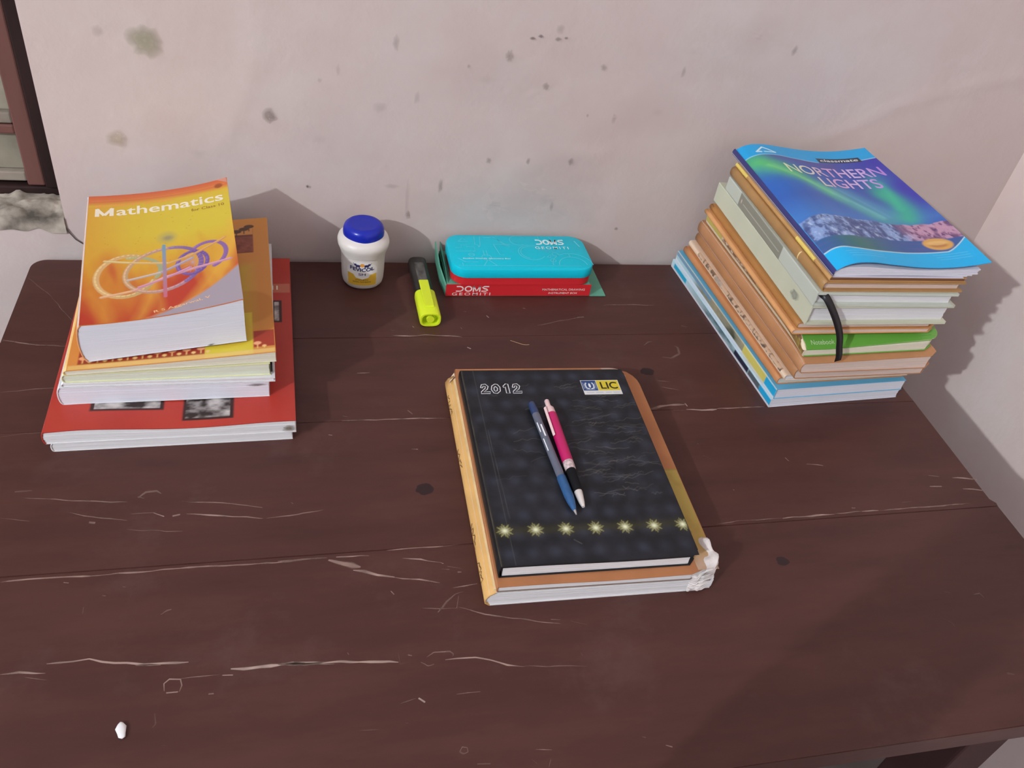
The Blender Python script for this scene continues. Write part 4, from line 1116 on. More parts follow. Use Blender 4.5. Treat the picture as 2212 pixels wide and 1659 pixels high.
# ---------------------------------------------------------------- highlighter
hl = empty('highlighter', (-.0648, -.1372, TZ + .0002), math.radians(1.2), label='black highlighter pen with a bright yellow cap pointing at the viewer', cat='highlighter')
M_hk = mat('black_plastic_scuffed', (44, 42, 40), .35, .5, noise=(120, .5), stretch=(1, .3, 1))
M_hy = mat('neon_yellow_plastic', (206, 228, 40), .4, .4)
def oval_tube(name, secs, m, parent, seg=32, cap0=True, cap1=True, zc=.0098):
    v, f = [], []
    for (y, rx, rz) in secs:
        for k in range(seg):
            a = 2 * math.pi * k / seg; ca, sa = math.cos(a), math.sin(a); p = 3.2
            q = (abs(ca) ** p + abs(sa) ** p) ** (-1 / p)
            v.append((rx * ca * q, y, zc + rz * sa * q))
    for i in range(len(secs) - 1):
        for k in range(seg):
            k2 = (k + 1) % seg; f.append((i * seg + k2, i * seg + k, (i + 1) * seg + k, (i + 1) * seg + k2))
    if cap0: f.append(tuple(range(seg)))
    if cap1: f.append(tuple(range(len(secs) * seg - 1, (len(secs) - 1) * seg - 1, -1)))
    o = mk(name, v, f, m, parent, True)
    try: o.data.set_sharp_from_angle(angle=math.radians(40))
    except Exception: pass
    return o
oval_tube('body', [(.048, .0098, .0076), (.060, .0108, .0084), (.110, .0112, .0086), (.1195, .0112, .0086), (.1215, .0105, .0080)], M_hk, hl)
rbox('label_panel', -.0058, .0058, .066, .108, .0180, .01865, .0003, mat('scuffed_silver_print', (86, 84, 80), .5, noise=(160, .6), stretch=(1, .4, 1)), hl)
oval_tube('cap', [(.0505, .0105, .0082), (.049, .0122, .0094), (.030, .0124, .0096), (.0012, .0124, .0096), (.0, .0118, .0090), (.0, .0100, .0072), (.008, .0098, .0070)], M_hy, hl)
lathe('cap_pin', [(.0044, .0008), (.0046, .0014), (.0046, .0085)], M_hy, hl, 24, axis='y', center=(0, 0, .0098))
rbox('cap_clip', -.0058, .0058, .012, .0665, .0189, .0214, .0012, M_hy, hl, 3)
rbox('cap_clip_root', -.0054, .0054, .020, .0300, .0175, .0192, .0006, M_hy, hl, 2)

# ---------------------------------------------------------------- instrument box carton and tin
car = empty('carton', (-.0385, -.0765, TZ + .0003), label='flattened red and green cardboard carton under the teal tin', cat='carton')
M_cr = mat('carton_red', (192, 38, 44), .4, .4); M_cg = mat('carton_green', (92, 158, 134), .45, .35, noise=(40, .1)); M_cd = mat('carton_dark_green', (62, 120, 100), .5, .3, noise=(30, .15)); M_cw = mat('carton_pale_inside', (214, 168, 150), .7)
CL, CH = .1858, .0178
fpan = rbox('front_panel', 0, CL, 0, .0008, .0008, CH, .0002, M_cr, car)
rbox('base_panel', 0, CL, 0.0010, .0770, 0, .0007, 0, M_cd, car)
rbox('back_panel', 0.001, CL - .001, .0758, .0766, .0008, CH - .0008, .0002, M_cg, car)
rbox('top_panel', .0012, CL - .0012, .0010, .0756, CH - .0016, CH - .0008, .0002, M_cg, car)
for x0_, x1_, m_ in ((.016, .083, M_cw),):
    rbox('folded_tab', x0_, x1_, .0012, .008, CH - .0008, CH - .0004, 0, m_, car)
# left end: two bent flaps standing up, right end: flap lying on the table
mk('end_flap', [(.000, .002, .0006), (-.0035, .030, .0006), (-.0028, .078, .0006), (-.0012, .002, .0150), (-.0062, .028, .0265), (-.0050, .078, .0300), (.0012, .002, .0150), (-.0046, .028, .0262), (-.0034, .078, .0297), (.0012, .002, .0006), (-.0019, .030, .0006), (-.0012, .078, .0006)],
   [(1, 0, 3, 4), (2, 1, 4, 5), (6, 9, 10, 7), (7, 10, 11, 8), (3, 6, 7, 4), (4, 7, 8, 5), (0, 9, 6, 3), (11, 2, 5, 8)], M_cg, car)
mk('end_flap', [(.0022, .004, .0165), (.0020, .075, .0165), (.0002, .022, .0290), (.0006, .074, .0325), (.0030, .004, .0165), (.0028, .075, .0165), (.0012, .022, .0288), (.0016, .074, .0322)],
   [(0, 2, 3, 1), (4, 5, 7, 6), (2, 6, 7, 3), (0, 4, 6, 2), (1, 3, 7, 5)], M_cd, car)
rbox('side_flap', CL + .0005, CL + .0222, .0, .076, .0002, .0009, 0, M_cg, car)
fmapF = lambda x, z, l=0.0: (x, -l, z)
M_pk = mat('print_pale_pink', (240, 205, 200), .5)
def doms(box, fm, m, parent, lift, nm='lettering'):
    x0_, y0_, x1_, y1_ = box; w_ = x1_ - x0_; h_ = y1_ - y0_; th = h_ * .2
    lw = w_ * .235
    arc_ = [(x0_ + lw * .05, y1_ - th / 2), (x0_ + lw * .45, y1_ - th / 2)] + [(x0_ + lw * .45 + lw * .45 * math.sin(a), (y0_ + y1_) / 2 + (h_ - th) / 2 * math.cos(a)) for a in np.linspace(.25, math.pi - .25, 9)] + [(x0_ + lw * .45, y0_ + th / 2), (x0_ + lw * .0, y0_ + th / 2)]
    strokes(nm, [(arc_, th)], lambda a, b_, l: fm(a, b_, l), m, parent, lift)
    strokes(nm, [(circ(x0_ + w_ * .375, (y0_ + y1_) / 2, 1, 0, 360, 20), th)] if False else [([(x0_ + w_ * .375 + (w_ * .105 - th * .2) * math.cos(a), (y0_ + y1_) / 2 + (h_ - th) / 2 * math.sin(a)) for a in np.linspace(0, 2 * math.pi, 25)], th)], fm, m, parent, lift)
    strokes(nm, letter_M(x0_ + w_ * .51, y0_, x0_ + w_ * .745, y1_, th), fm, m, parent, lift)
    sx = x0_ + w_ * .775; sw = w_ * .225
    sp_ = [(sx + sw, y1_ - th / 2), (sx + sw * .35, y1_ - th / 2), (sx + sw * .12, y1_ - h_ * .28), (sx + sw * .35, y1_ - h_ * .45), (sx + sw * .7, y0_ + h_ * .45), (sx + sw * .85, y0_ + h_ * .28), (sx + sw * .6, y0_ + th / 2), (sx, y0_ + th / 2)]
    strokes(nm, [(sp_, th)], lambda a, b_, l: fm(a, b_, l), m, parent, lift)
doms((.0125, .0072, .0535, .0158), fmapF, M_pk, fpan, .0002)
text('lettering', 'GEOMITI', (.0080, .0018, .0560, .0060), fmapF, M_pk, fpan, bold=.006, spacing=1.35, lift=.0002)
text('lettering', 'MATHEMATICAL DRAWING', (.122, .0090, .178, .0120), fmapF, M_pk, fpan, bold=.004, lift=.0002)
text('lettering', 'INSTRUMENT BOX', (.131, .0038, .169, .0066), fmapF, M_pk, fpan, bold=.004, lift=.0002)

tin = empty('geometry_tin', (.0575, -.0395, TZ + CH + .0004), math.radians(.3), label='teal-lidded red metal geometry box lying on the carton against the wall', cat='tin')
M_tb = mat('tin_red', (196, 40, 46), .32, .5); M_tl = mat('tin_teal', (14, 184, 206), .34, .25)
def rr_outline(hx, hy, r, n=8):
    o_ = []
    for cx, cy, a0 in ((hx - r, hy - r, 0), (-hx + r, hy - r, 90), (-hx + r, -hy + r, 180), (hx - r, -hy + r, 270)):
        for k in range(n + 1):
            a = math.radians(a0 + 90 * k / n); o_.append((cx + r * math.cos(a), cy + r * math.sin(a)))
    return o_
def rr_solid(name, hx, hy, r, zs, m, parent):
    """stacked rounded rectangles: zs=[(z, inset)]"""
    V, F = [], []; n = None
    for z, ins in zs:
        o_ = rr_outline(hx - ins, hy - ins, max(.001, r - ins)); n = len(o_); V += [(a, b_, z) for a, b_ in o_]
    for i in range(len(zs) - 1):
        for k in range(n): F.append((i * n + k, i * n + (k + 1) % n, (i + 1) * n + (k + 1) % n, (i + 1) * n + k))
    F.append(tuple(range(n))[::-1]); F.append(tuple(range((len(zs) - 1) * n, len(zs) * n)))
    o = mk(name, V, F, m, parent, True)
    try: o.data.set_sharp_from_angle(angle=math.radians(35))
    except Exception: pass
    return o
HX, HY, RR = .0905, .0395, .019
rr_solid('body', HX - .0012, HY - .0012, RR - .001, [(0, .0012), (.0008, 0), (.0142, 0)], M_tb, tin)
tlid = rr_solid('lid', HX, HY, RR, [(.0118, .0010), (.0112, .0003), (.0118, 0), (.0222, 0), (.0238, .0008), (.0244, .0024)], M_tl, tin)
ZL = .0244
tmap = lambda x, y, l=0.0: (x - (HX - .0035), y - (HY - .0035), ZL + l + 0 * x)
TW, TD = 2 * HX - .007, 2 * HY - .007
M_art = mat('pale_teal_line', (96, 200, 214), .4); M_tt = mat('pale_teal_letter', (205, 240, 246), .4)
def circ(cx, cy, r, a0=0, a1=360, n=24): return [(cx + r * math.cos(math.radians(a0 + (a1 - a0) * k / n)), cy + r * math.sin(math.radians(a0 + (a1 - a0) * k / n))) for k in range(n + 1)]
L_ = .0008
art = [([(.012, .058), (.018, .066), (.024, .058), (.012, .058)], L_), ([(.034, .070), (.032, .052), (.036, .050), (.036, .045)], L_), ([(.041, .070), (.039, .052), (.037, .046)], L_),
       ([(.020, .046), (.030, .046), (.030, .036), (.006, .036)], L_), ([(.006, .044), (.014, .044), (.014, .050), (.022, .050)], L_),
       ([(.046, .068), (.056, .068)], .0012), ([(.058, .070), (.072, .052), (.075, .050), (.076, .046), (.070, .051), (.062, .066)], L_),
       (circ(.090, .062, .011, 40, 300), L_), ([(.056, .052), (.060, .028), (.066, .028)], L_), ([(.056, .052), (.078, .052)], L_),
       (circ(.102, .034, .017, 20, 330), L_), (circ(.102, .034, .014, 60, 250), L_), ([(.118, .072), (.118, .062), (.128, .062), (.128, .056)], L_), ([(.132, .070), (.140, .060), (.150, .066)], L_),
       ([(.040, .038), (.040, .026), (.044, .026), (.044, .038)], L_), (circ(.042, .022, .006), L_), ([(.042, .016), (.036, .004)], L_), ([(.044, .016), (.052, .004)], L_), (circ(.024, .028, .0035), L_), ([(.021, .028), (.027, .028)], L_),
       (circ(.150, .006, .026, 0, 180), L_), (circ(.150, .006, .018, 0, 180), L_), ([(.150, .024), (.150, .032)], L_), (circ(.132, .030, .004), L_), (circ(.126, .016, .0035), L_), ([(.120, .024), (.126, .030), (.124, .022), (.120, .024)], L_),
       ([(.165, .062), (.169, .048)], .0014), ([(.006, .020), (.014, .012), (.030, .012)], L_), ([(.004, .004), (.160, .004)], L_ * .8), ([(.010, .010), (.010, .004)], L_)]
strokes('lid_drawing', art, tmap, M_art, tlid, .0002)
doms((.1120, .0520, .1500, .0640), tmap, M_tt, tlid, .0004)
text('lettering', 'GEOMITI', (.1090, .0420, .1530, .0478), tmap, M_tt, tlid, bold=.006, spacing=1.3, lift=.0004)
text('lettering', 'MATHEMATICAL DRAWING', (.1120, .0375, .1500, .0392), tmap, M_art, tlid, bold=.003, lift=.0004)
text('lettering', 'INSTRUMENT BOX', (.1180, .0345, .1440, .0360), tmap, M_art, tlid, bold=.003, lift=.0004)
text('lettering', 'Student Friendly Geometry Box', (.0120, .0175, .0720, .0205), tmap, M_tt, tlid, bold=.02, lift=.0004)

# ---------------------------------------------------------------- right stack
M_s1 = mat('white_blue_cover', (196, 208, 216), .38); M_sky = mat('sky_blue_cover', (96, 166, 200), .38)
def spine_print(B, paint, res=.0009, nm='spine_print', mm=None):
    cv_ = Cv(B.D, B.H, res, (200, 206, 212), .8); paint(cv_); return cv_.obj(nm, B.smap, mm or PRINT, B.spine, .0002)
S1 = make_book('textbook', 'white paperback with blue-ended photo spine at the bottom of the right stack', 'book', GR, .3028, -.2933, .1735, .2885, 3.2, (.0002, .0002, .0122, .0122), M_s1, PAGE_C, n=4, jit=.0004, back_m=mat('white_back_cover', (212, 214, 220), .5))
def p1(c):
    H, D_ = B_H, B_D
    c.rect(0, 0, D_, .30 * H, (206, 206, 214)); c.rect(0, .30 * H, D_, H, (176, 206, 216))
    g = fbm(c.x * 34, c.y * 90, 31, 4)
    m = np.clip((c.x - .040) / .05, 0, 1) * (c.y > .30 * H) * (c.y < .86 * H)
    c.put(m * .85, (140, 160, 164)); c.put(m * np.clip(g * 3 - 1.3, 0, 1), (60, 84, 92)); c.put(m * np.clip(.9 - g * 2.6, 0, 1) * .8, (176, 186, 180))
    c.rect(.008, .30 * H, .048, .84 * H, (44, 160, 196)); c.rect(.196, .32 * H, .232, .86 * H, (40, 42, 62)); c.rect(.234, .32 * H, .260, .86 * H, (84, 90, 96)); c.rect(.262, .30 * H, D_, .92 * H, (36, 156, 204))
B_H, B_D = S1.H, S1.D; spine_print(S1, p1)
S2 = make_book('textbook', 'blue and white paperback with yellow panel on spine, second from bottom, right stack', 'book', GR, .3045, -.2928, .173, .2865, 3.0, (.0125, .0125, .0268, .0268), M_sky, PAGE_C, n=5, jit=.0004)
def p2(c):
    H, D_ = B_H, B_D
    c.rect(0, 0, D_, .22 * H, (204, 214, 220)); c.rect(0, .22 * H, D_, H, (170, 200, 210))
    g = fbm(c.x * 40, c.y * 80, 77, 4)
    m = np.clip((c.x - .055) / .03, 0, 1) * (c.x < .205) * (c.y > .22 * H)
    c.put(m * .9, (132, 124, 96)); c.put(m * np.clip(g * 3 - 1.3, 0, 1), (64, 66, 52)); c.put(m * np.clip(.95 - g * 2.5, 0, 1) * .8, (182, 160, 120))
    c.rect(.0, .55 * H, .11, H, (104, 142, 168), .9); c.rect(.205, .22 * H, .262, H, (206, 196, 104)); c.put(.5 * ((c.x > .205) & (c.x < .262)) * g, (184, 164, 70)); c.rect(.262, .2 * H, D_, H, (36, 160, 206)); c.rect(0, .90 * H, D_, H, (204, 200, 180), .7)
B_H, B_D = S2.H, S2.D; spine_print(S2, p2)
M_b3 = mat('orange_brown_cover', (188, 130, 86), .5, .3, noise=(20, .1)); M_b5 = mat('mid_brown_cover', (170, 120, 80), .5, .3, noise=(20, .12)); M_b6 = mat('tan_brown_cover', (182, 130, 90), .5, .3, noise=(20, .1))
M_s4 = mat('cream_cover', (222, 196, 170), .5, .3, noise=(30, .08))
S3 = make_book('notebook', 'orange-brown exercise book lying right on the blue and white paperback', 'notebook', GR, .3085, -.2845, .175, .274, 2.5, (.0272, .0270, .0365, .0345), M_b3, PAGE_G, n=4, jit=.0012, spine='round', bulge=.003, rc=.008)
S4 = make_book('notebook', 'cream notebook with speckled lettering on spine, fourth from bottom, right stack', 'notebook', GR, .3120, -.2895, .170, .280, 2.0, (.0369, .0349, .0452, .0440), M_s4, PAGE, n=3, jit=.001, spine='round', bulge=.003, rc=.008)
def p4(c):
    H = B_H; c.rect(0, 0, B_D, H, (222, 198, 172))
    g = fbm(c.x * 260, c.y * 300, 5, 2); m = ((c.x > .03) & (c.x < .27) & (c.y > .5 * H)); c.put(m * .65, (176, 142, 112)); c.put(np.clip(g * 6 - 2.6, 0, 1) * m, (96, 80, 70)); c.rect(0, .92 * H, B_D, H, (168, 122, 84))
    c.rect(.085, .35 * H, .105, H, (168, 152, 138), .8)
B_H, B_D = S4.H, S4.D; spine_print(S4, p4)
# clear plastic jacket lip hanging over the front of the cream notebook
M_plastic = mat('clear_plastic', (205, 205, 205), .2, .5, alpha=.35)
S5 = make_book('notebook', 'brown exercise book with pinkish pages above the cream notebook', 'notebook', GR, .3170, -.2970, .1745, .2855, 1.6, (.0456, .0444, .0590, .0580), M_b5, PAGE_P, n=4, jit=.0008, spine='round', bulge=.004, rc=.010,
               bow=lambda u, v: .0010 * np.sin(u * 30 + 2) * np.exp(-v / .03))
S6 = make_book('notebook', 'tan exercise book with drooping front edge below the green notebook', 'notebook', GR, .3160, -.3035, .172, .292, 1.6, (.0594, .0584, .0770, .0770), M_b6, PAGE_P, n=4, jit=.001, spine='round', bulge=.004, rc=.012,
               bow=lambda u, v: -.0045 * np.exp(-v / .022) * np.clip(1.15 - u / .17, .15, 1))
M_gr = mat('green_cover', (96, 158, 62), .38, .4)
S7 = make_book('notebook', 'green-covered notebook with lettering on its drooping front edge, right stack', 'notebook', GR, .3165, -.2945, .169, .273, 1.5, (.0782, .0782, .1032, .1032), M_gr, PAGE_Y, spine_m=mat('pale_spine', (214, 196, 168), .5), n=5, jit=.001, spine='round', bulge=.003, rc=.014, nu=30, nv=40,
               bow=lambda u, v: -.0185 * np.exp(-(v / .024) ** 1.6) * np.clip(1.1 - u / .30, .5, 1), bowb=lambda u, v: -.0042 * np.exp(-(v + .009) / .022) * np.clip(1.15 - u / .17, .15, 1))
cv = Cv(.168, .045, .0007, (88, 152, 54))
cv.put(np.clip((.010 - cv.y + .018 * (.9 - cv.s)) * 0 + .55 * np.clip(1 - cv.s * 1.6, 0, 1), 0, 1), (118, 170, 96))
edge = .0125 + .014 * np.clip((cv.s - .3) / .45, 0, 1) ** 1.4 + .0012 * (fbm(cv.x * 300, cv.y * 0, 3) - .5)
cv.put(np.clip((cv.y - edge) * 1200, 0, 1), (62, 66, 34)); cv.put(np.clip((cv.y - edge) * 1200, 0, 1) * np.clip(fbm(cv.x * 300, cv.y * 300, 6) * 2.2 - .9, 0, 1), (112, 116, 62))
cv.put(np.clip((.0022 - cv.y) * 900, 0, 1), (226, 220, 190)); cv.put(np.clip((.010 - cv.x + (cv.y - .012) * .5) * 500, 0, 1) * (cv.y < .02), (214, 214, 180))
cv.put(np.clip((cv.x - .158) * 400, 0, .7) , (150, 176, 110))
cv.obj('cover_print', lambda x, y, l: (np.minimum(x + .001, .1695 - np.where(y < .014, .014 - np.sqrt(np.maximum(0, .014 ** 2 - (.014 - y) ** 2)), 0)), y + .0004, S7.zt(x + .001, y) + l), PRINT, S7.front)
text('lettering', 'Notebook', (.0085, .0055, .0375, .0105), S7.top, mat('print_pale_green', (182, 206, 160), .5), S7.front, bold=.006, cuts=16, cutsv=5, lift=.0005)
def p7(c):
    H = B_H; c.rect(0, 0, B_D, H, (150, 106, 66)); c.rect(0, 0, B_D, .22 * H, (226, 206, 176)); c.rect(0, .22 * H, .052, H, (186, 170, 84))
    g = fbm(c.x * 170, c.y * 260, 12, 2); m = ((c.x > .05) & (c.x < .275) & (c.y > .28 * H) & (c.y < .95 * H))
    c.put(m * .85, (112, 82, 58)); c.put(m * np.clip(g * 5 - 2.7, 0, 1) * (c.x < .18), (210, 190, 170)); c.put(m * np.clip(g * 4 - 2.1, 0, 1) * (c.x > .15), (160, 140, 70))
B_H, B_D = S7.H, S7.D; spine_print(S7, p7)
M_b8 = mat('light_orange_cover', (206, 150, 98), .5, .3, noise=(20, .1)); M_b8b = mat('ochre_cover', (166, 114, 62), .5, .3, noise=(20, .1))
S8 = make_book('notebook', 'thin light orange exercise book resting on the green notebook', 'notebook', GR, .2945, -.2915, .177, .252, .3, (.1038, .1035, .1098, .1090), M_b8, PAGE_P, n=2, jit=.001, spine='round', bulge=.003, rc=.010)
S8b = make_book('notebook', 'thin ochre exercise book just beneath the thick pale green diary', 'notebook', GR, .2990, -.2895, .171, .250, .2, (.1101, .1094, .1172, .1170), M_b8b, PAGE_P, n=2, jit=.001, spine='round', bulge=.003, rc=.010)
M_d9 = mat('pale_green_grey_cover', (192, 193, 170), .5, .3, noise=(14, .06), bump=(120, .15)); M_d10 = mat('pale_grey_cover', (184, 189, 176), .5, .3, noise=(14, .05))
S9 = make_book('diary', 'thick pale green-grey diary with black ribbon in front, right stack', 'diary', GR, .3020, -.2935, .1715, .262, -.2, (.1175, .1174, .1427, .1424), M_d9, PAGE, n=6, jit=.0004, ct=.0034, ovh=.004, s_in=.0015)
smudge(S9.root, ((-.0008, .035, .131), (0, .010, 0), (0, 0, .006)), (150, 152, 138)); smudge(S9.root, ((.010, -.0002 + .0035, .1385), (.008, 0, .001), (0, 0, .003)), (70, 68, 66))
S10 = make_book('diary', 'pale grey diary with dark grey spine band under the thick brown book', 'diary', GR, .3000, -.2950, .1665, .246, -1.0, (.1430, .1428, .1600, .1598), M_d10, PAGE, n=5, jit=.0004, ct=.0030, ovh=.004, s_in=.0015)
def p10(c):
    H = B_H; c.rect(0, 0, B_D, H, (186, 190, 176)); c.rect(.040, 0, .160, H, (134, 132, 118)); c.line([(.052, .45 * H), (.155, .45 * H)], .0006, (200, 198, 184), .8); c.ell(.046, .5 * H, .0012, .0025, (216, 190, 176), .8)
B_H, B_D = S10.H, S10.D; spine_print(S10, p10)
M_d11 = mat('brown_hardcover', (164, 124, 78), .45, .35, noise=(25, .1), bump=(150, .15))
S11 = make_book('book', 'thick brown hardcover book with pale stripe across its spine', 'book', GR, .3055, -.2940, .165, .247, -.3, (.1603, .1602, .1724, .1722), M_d11, PAGE_P, n=5, jit=.0004, ct=.0020, ovh=.004, s_in=.002, spine='round', bulge=.0035)
v_, f_ = [], []
for k in range(9):
    t = .05 + .9 * k / 8
    for y in (.0560, .0580): u, vv, z = S11.smap(.247 - y, S11.H * t, .0003); v_.append((float(u), float(vv), float(z)))
mk('spine_stripe', v_, [(2 * k, 2 * k + 2, 2 * k + 3, 2 * k + 1) for k in range(8)], mat('pale_tan', (232, 198, 140), .5), S11.root)
M_d12 = mat('tan_folder', (190, 146, 92), .5, .3, noise=(25, .1)); M_ye = mat('yellow_tape', (228, 196, 104), .45)
S12 = make_book('notebook', 'tan notebook with yellow spine patches directly under the glossy blue notebook', 'notebook', GR, .3085, -.2930, .160, .246, -.3, (.1726, .1724, .1776, .1772), M_d12, pagemat('page_brown', (120, 84, 62), .2), n=3, jit=.0006, spine='round', bulge=.002)
for a, b_ in ((.0, .034), (.168, .212)):
    v_ = []
    for k in range(7):
        for x in (a, b_): u, vv, z = S12.smap(x, S12.H * (.1 + .88 * k / 6), .0004); v_.append((float(u), float(vv), float(z)))
    mk('spine_patch', v_, [(2 * k, 2 * k + 2, 2 * k + 3, 2 * k + 1) for k in range(6)], M_ye, S12.root)

# top notebook with lifting glossy cover
NW, ND = .1765, .2665
NX, NY, NR = .3085, -.2955, -.4
top_n = empty('notebook', (NX, NY, TZ), math.radians(NR), 'glossy blue notebook with aurora cover on top of the right stack', 'notebook', GR)
prof_c = herm([0, .035, .09, .18, .35, .55, .75, .9, 1.0], [.1868, .1915, .1955, .1970, .1945, .1915, .1920, .1955, .1990])
prof_p = herm([0, .05, .15, .35, .55, .78, 1.0], [.1850, .1885, .1900, .1885, .1868, .1880, .1893])
prof_q = herm([0, .1, .35, .6, .85, 1.0], [.1782, .1790, .1806, .1804, .1790, .1788])
fz = lambda u, v: prof_c(u / NW) - .0018 * (v / ND) + .0010 * np.sin(v * 16)
tnf = slab('front_cover', mat('blue_gloss_cover', (54, 150, 206), .22, .5), top_n, 60, 20, lambda v: (0, NW), (0, ND), fz, lambda u, v: fz(u, v) - .0003)
fp = lambda u, v: prof_p(u / NW) + 0 * v
fq = lambda u, v: prof_q(u / NW) + 0 * v
slab('back_cover', mat('navy_white_cover', (200, 196, 206), .4), top_n, 20, 10, lambda v: (.0, NW - .022), (.001, ND), lambda u, v: .1786 + 0 * u, lambda u, v: .1781 + 0 * u)
V, F = [], []
for k in range(6):
    a, b_ = k / 6, (k + 1) / 6 - .03; e = random.random() * .0012
    off = -.012 + (.006 if k > 1 else 0)
    v, f = slab_geo(30, 10, lambda v: (.0012, NW + off - e - .004 * (k == 0)), (.0022 + e, ND - .002), lambda u, v: .1788 + (fp(u, v) - .1788) * b_ + (fq(u, v) - .179) * (1 - b_) * .6, lambda u, v: .1788 + (fp(u, v) - .1788) * a + (fq(u, v) - .179) * (1 - a) * .6)
    o_ = len(V); V += v; F += [tuple(i + o_ for i in q) for q in f]
mk('page_block', V, F, pagemat('page_bright', (206, 204, 212), .05), top_n)
# folded spine strip: dark navy with white edge
V, F = [], []
prf = [(.0000, .1870), (-.0014, .1856), (-.0022, .1828), (-.0014, .1798), (.0000, .1784)]
for j in range(25):
    for u, z in prf: V.append((u, ND * j / 24, z))
for j in range(24):
    for k in range(4): a = j * 5 + k; F.append((a, a + 5, a + 6, a + 1))
mk('spine', V, F, mat('navy_spine', (52, 54, 110), .3, .45), top_n, True)
mk('spine_edge', [(-.0022 - .0002 * q + .0008 * q * q, ND * j / 24, .1818 - .0012 * q) for j in range(25) for q in (0, 1)], [(2 * j, 2 * j + 2, 2 * j + 3, 2 * j + 1) for j in range(24)], mat('white_edge', (214, 210, 214), .5), top_n)
cv = Cv(NW - .0006, ND - .0006, .0007, (60, 84, 168), .82)
S_, T_ = cv.s, cv.t
cv.put(np.clip(1.2 - S_ * 1.6, 0, 1) * np.clip(T_, 0, 1), (48, 104, 176)); cv.put(np.clip((S_ - .55) * 2, 0, .9), (62, 62, 160)); cv.put(np.clip(1 - np.abs(T_ - .36) * 6, 0, 1) * .6, (72, 132, 196))
def streak(p0, p1, wd, col, a=.9, bend=.0):
    pts = [((p0[0] + (p1[0] - p0[0]) * q + bend * math.sin(q * math.pi)) * NW, (p0[1] + (p1[1] - p0[1]) * q) * ND) for q in np.linspace(0, 1, 12)]
    cv.put(a * np.exp(-(cv.dist(pts) / wd) ** 2), col)
streak((.02, .86), (.20, .74), .020, (72, 168, 116), .9); streak((.10, .80), (.62, .36), .014, (76, 160, 150), .85, .02); streak((.06, .83), (.42, .53), .010, (88, 182, 112), .9, .02); streak((.44, .52), (.64, .36), .010, (74, 142, 172), .8)
streak((.32, .62), (.58, .38), .008, (92, 172, 172), .6); streak((.50, .60), (.72, .38), .012, (84, 150, 182), .6)
streak((.86, .70), (.84, .50), .014, (52, 160, 150), .9, -.05); streak((.80, .56), (.78, .36), .014, (62, 176, 140), .85, .04); streak((.90, .74), (.84, .66), .012, (62, 120, 168), .7)
streak((.22, .90), (.6, .84), .014, (92, 72, 128), .55); streak((.95, .85), (.95, .5), .018, (66, 56, 168), .6)
cv.put(np.clip(1 - np.abs(T_ - .62) * 9, 0, 1) * np.clip(.3 - np.abs(S_ - .12), 0, 1) * 2.6, (44, 100, 182))
for q0, q1, wd_, c_, a_ in (((.10, .79), (.40, .555), .0035, (120, 206, 130), .6), ((.14, .79), (.46, .50), .003, (110, 190, 150), .5), ((.40, .56), (.62, .37), .003, (110, 190, 190), .5), ((.45, .62), (.66, .38), .003, (100, 160, 196), .5), ((.36, .64), (.60, .36), .0028, (112, 176, 186), .4), ((.83, .66), (.79, .44), .006, (70, 190, 150), .5)): streak(q0, q1, wd_, c_, a_, .015)
# snowy range
rg = .325 + .045 * fbm(S_ * 6 + 1, S_ * 0, 41, 4) - .03 * S_
mm = np.clip((rg - T_) * 160, 0, 1) * (T_ > .175)
nz = fbm(S_ * 22, T_ * 20, 43, 4)
cv.put(mm, (132, 156, 200)); nz2 = fbm(S_ * 50 + T_ * 30, T_ * 40 - S_ * 20, 47, 3); cv.put(mm * np.clip(nz * 5 - 2.3, 0, 1) * .9, (72, 88, 138)); cv.put(mm * np.clip(nz2 * 6 - 3.2, 0, 1) * .8, (60, 74, 122)); cv.put(mm * np.clip(1.9 - nz2 * 5, 0, 1) * .8, (190, 204, 228))
cv.put(mm * np.clip((S_ - .62) * 9, 0, 1) * .85, (190, 140, 160)); cv.put(mm * np.clip((S_ - .6) * 9, 0, 1) * np.clip(nz * 5 - 2.4, 0, 1), (112, 80, 118)); cv.put(mm * np.clip((S_ - .6) * 9, 0, 1) * np.clip(nz2 * 6 - 3.4, 0, 1), (96, 66, 110))
lake = np.clip((.195 - T_) * 120, 0, 1)
cv.put(lake, (58, 92, 150)); cv.put(lake * np.exp(-((S_ - .26) / .16) ** 2) * .8, (58, 118, 92)); cv.put(lake * np.clip(fbm(S_ * 6, T_ * 90, 3) * 2 - .8, 0, 1) * .6, (92, 92, 150))
# cyan foot and head bands with thin white lines
ft = .098 + .018 * np.exp(-((S_ - .08) / .1) ** 2) - .006 * np.sin(S_ * 6) + .085 * np.clip((S_ - .82) / .18, 0, 1) ** 1.3
cv.put(np.clip((ft - T_) * 220, 0, 1), (30, 170, 226)); cv.put(np.clip(1 - np.abs(T_ - ft) * 190, 0, 1), (190, 220, 238))
hd = .885 + .012 * np.sin(S_ * 7 + .5)
cv.put(np.clip((T_ - hd) * 220, 0, 1), (34, 158, 216)); cv.put(np.clip(1 - np.abs(T_ - hd) * 190, 0, 1) * (S_ < .55), (150, 200, 226)); cv.put(np.clip(1 - np.abs(T_ - hd) * 190, 0, 1) * (S_ > .88), (170, 210, 232))
cv.rect(.555 * NW, .875 * ND, .885 * NW, .918 * ND, (44, 50, 72))
cv.ell(.80 * NW, .160 * ND, .017, .011, (206, 158, 88), 1, .001); cv.ell(.80 * NW, .152 * ND, .010, .004, (176, 116, 70), .8, .001); cv.ell(.80 * NW, .168 * ND, .012, .004, (222, 184, 120), .7, .001)
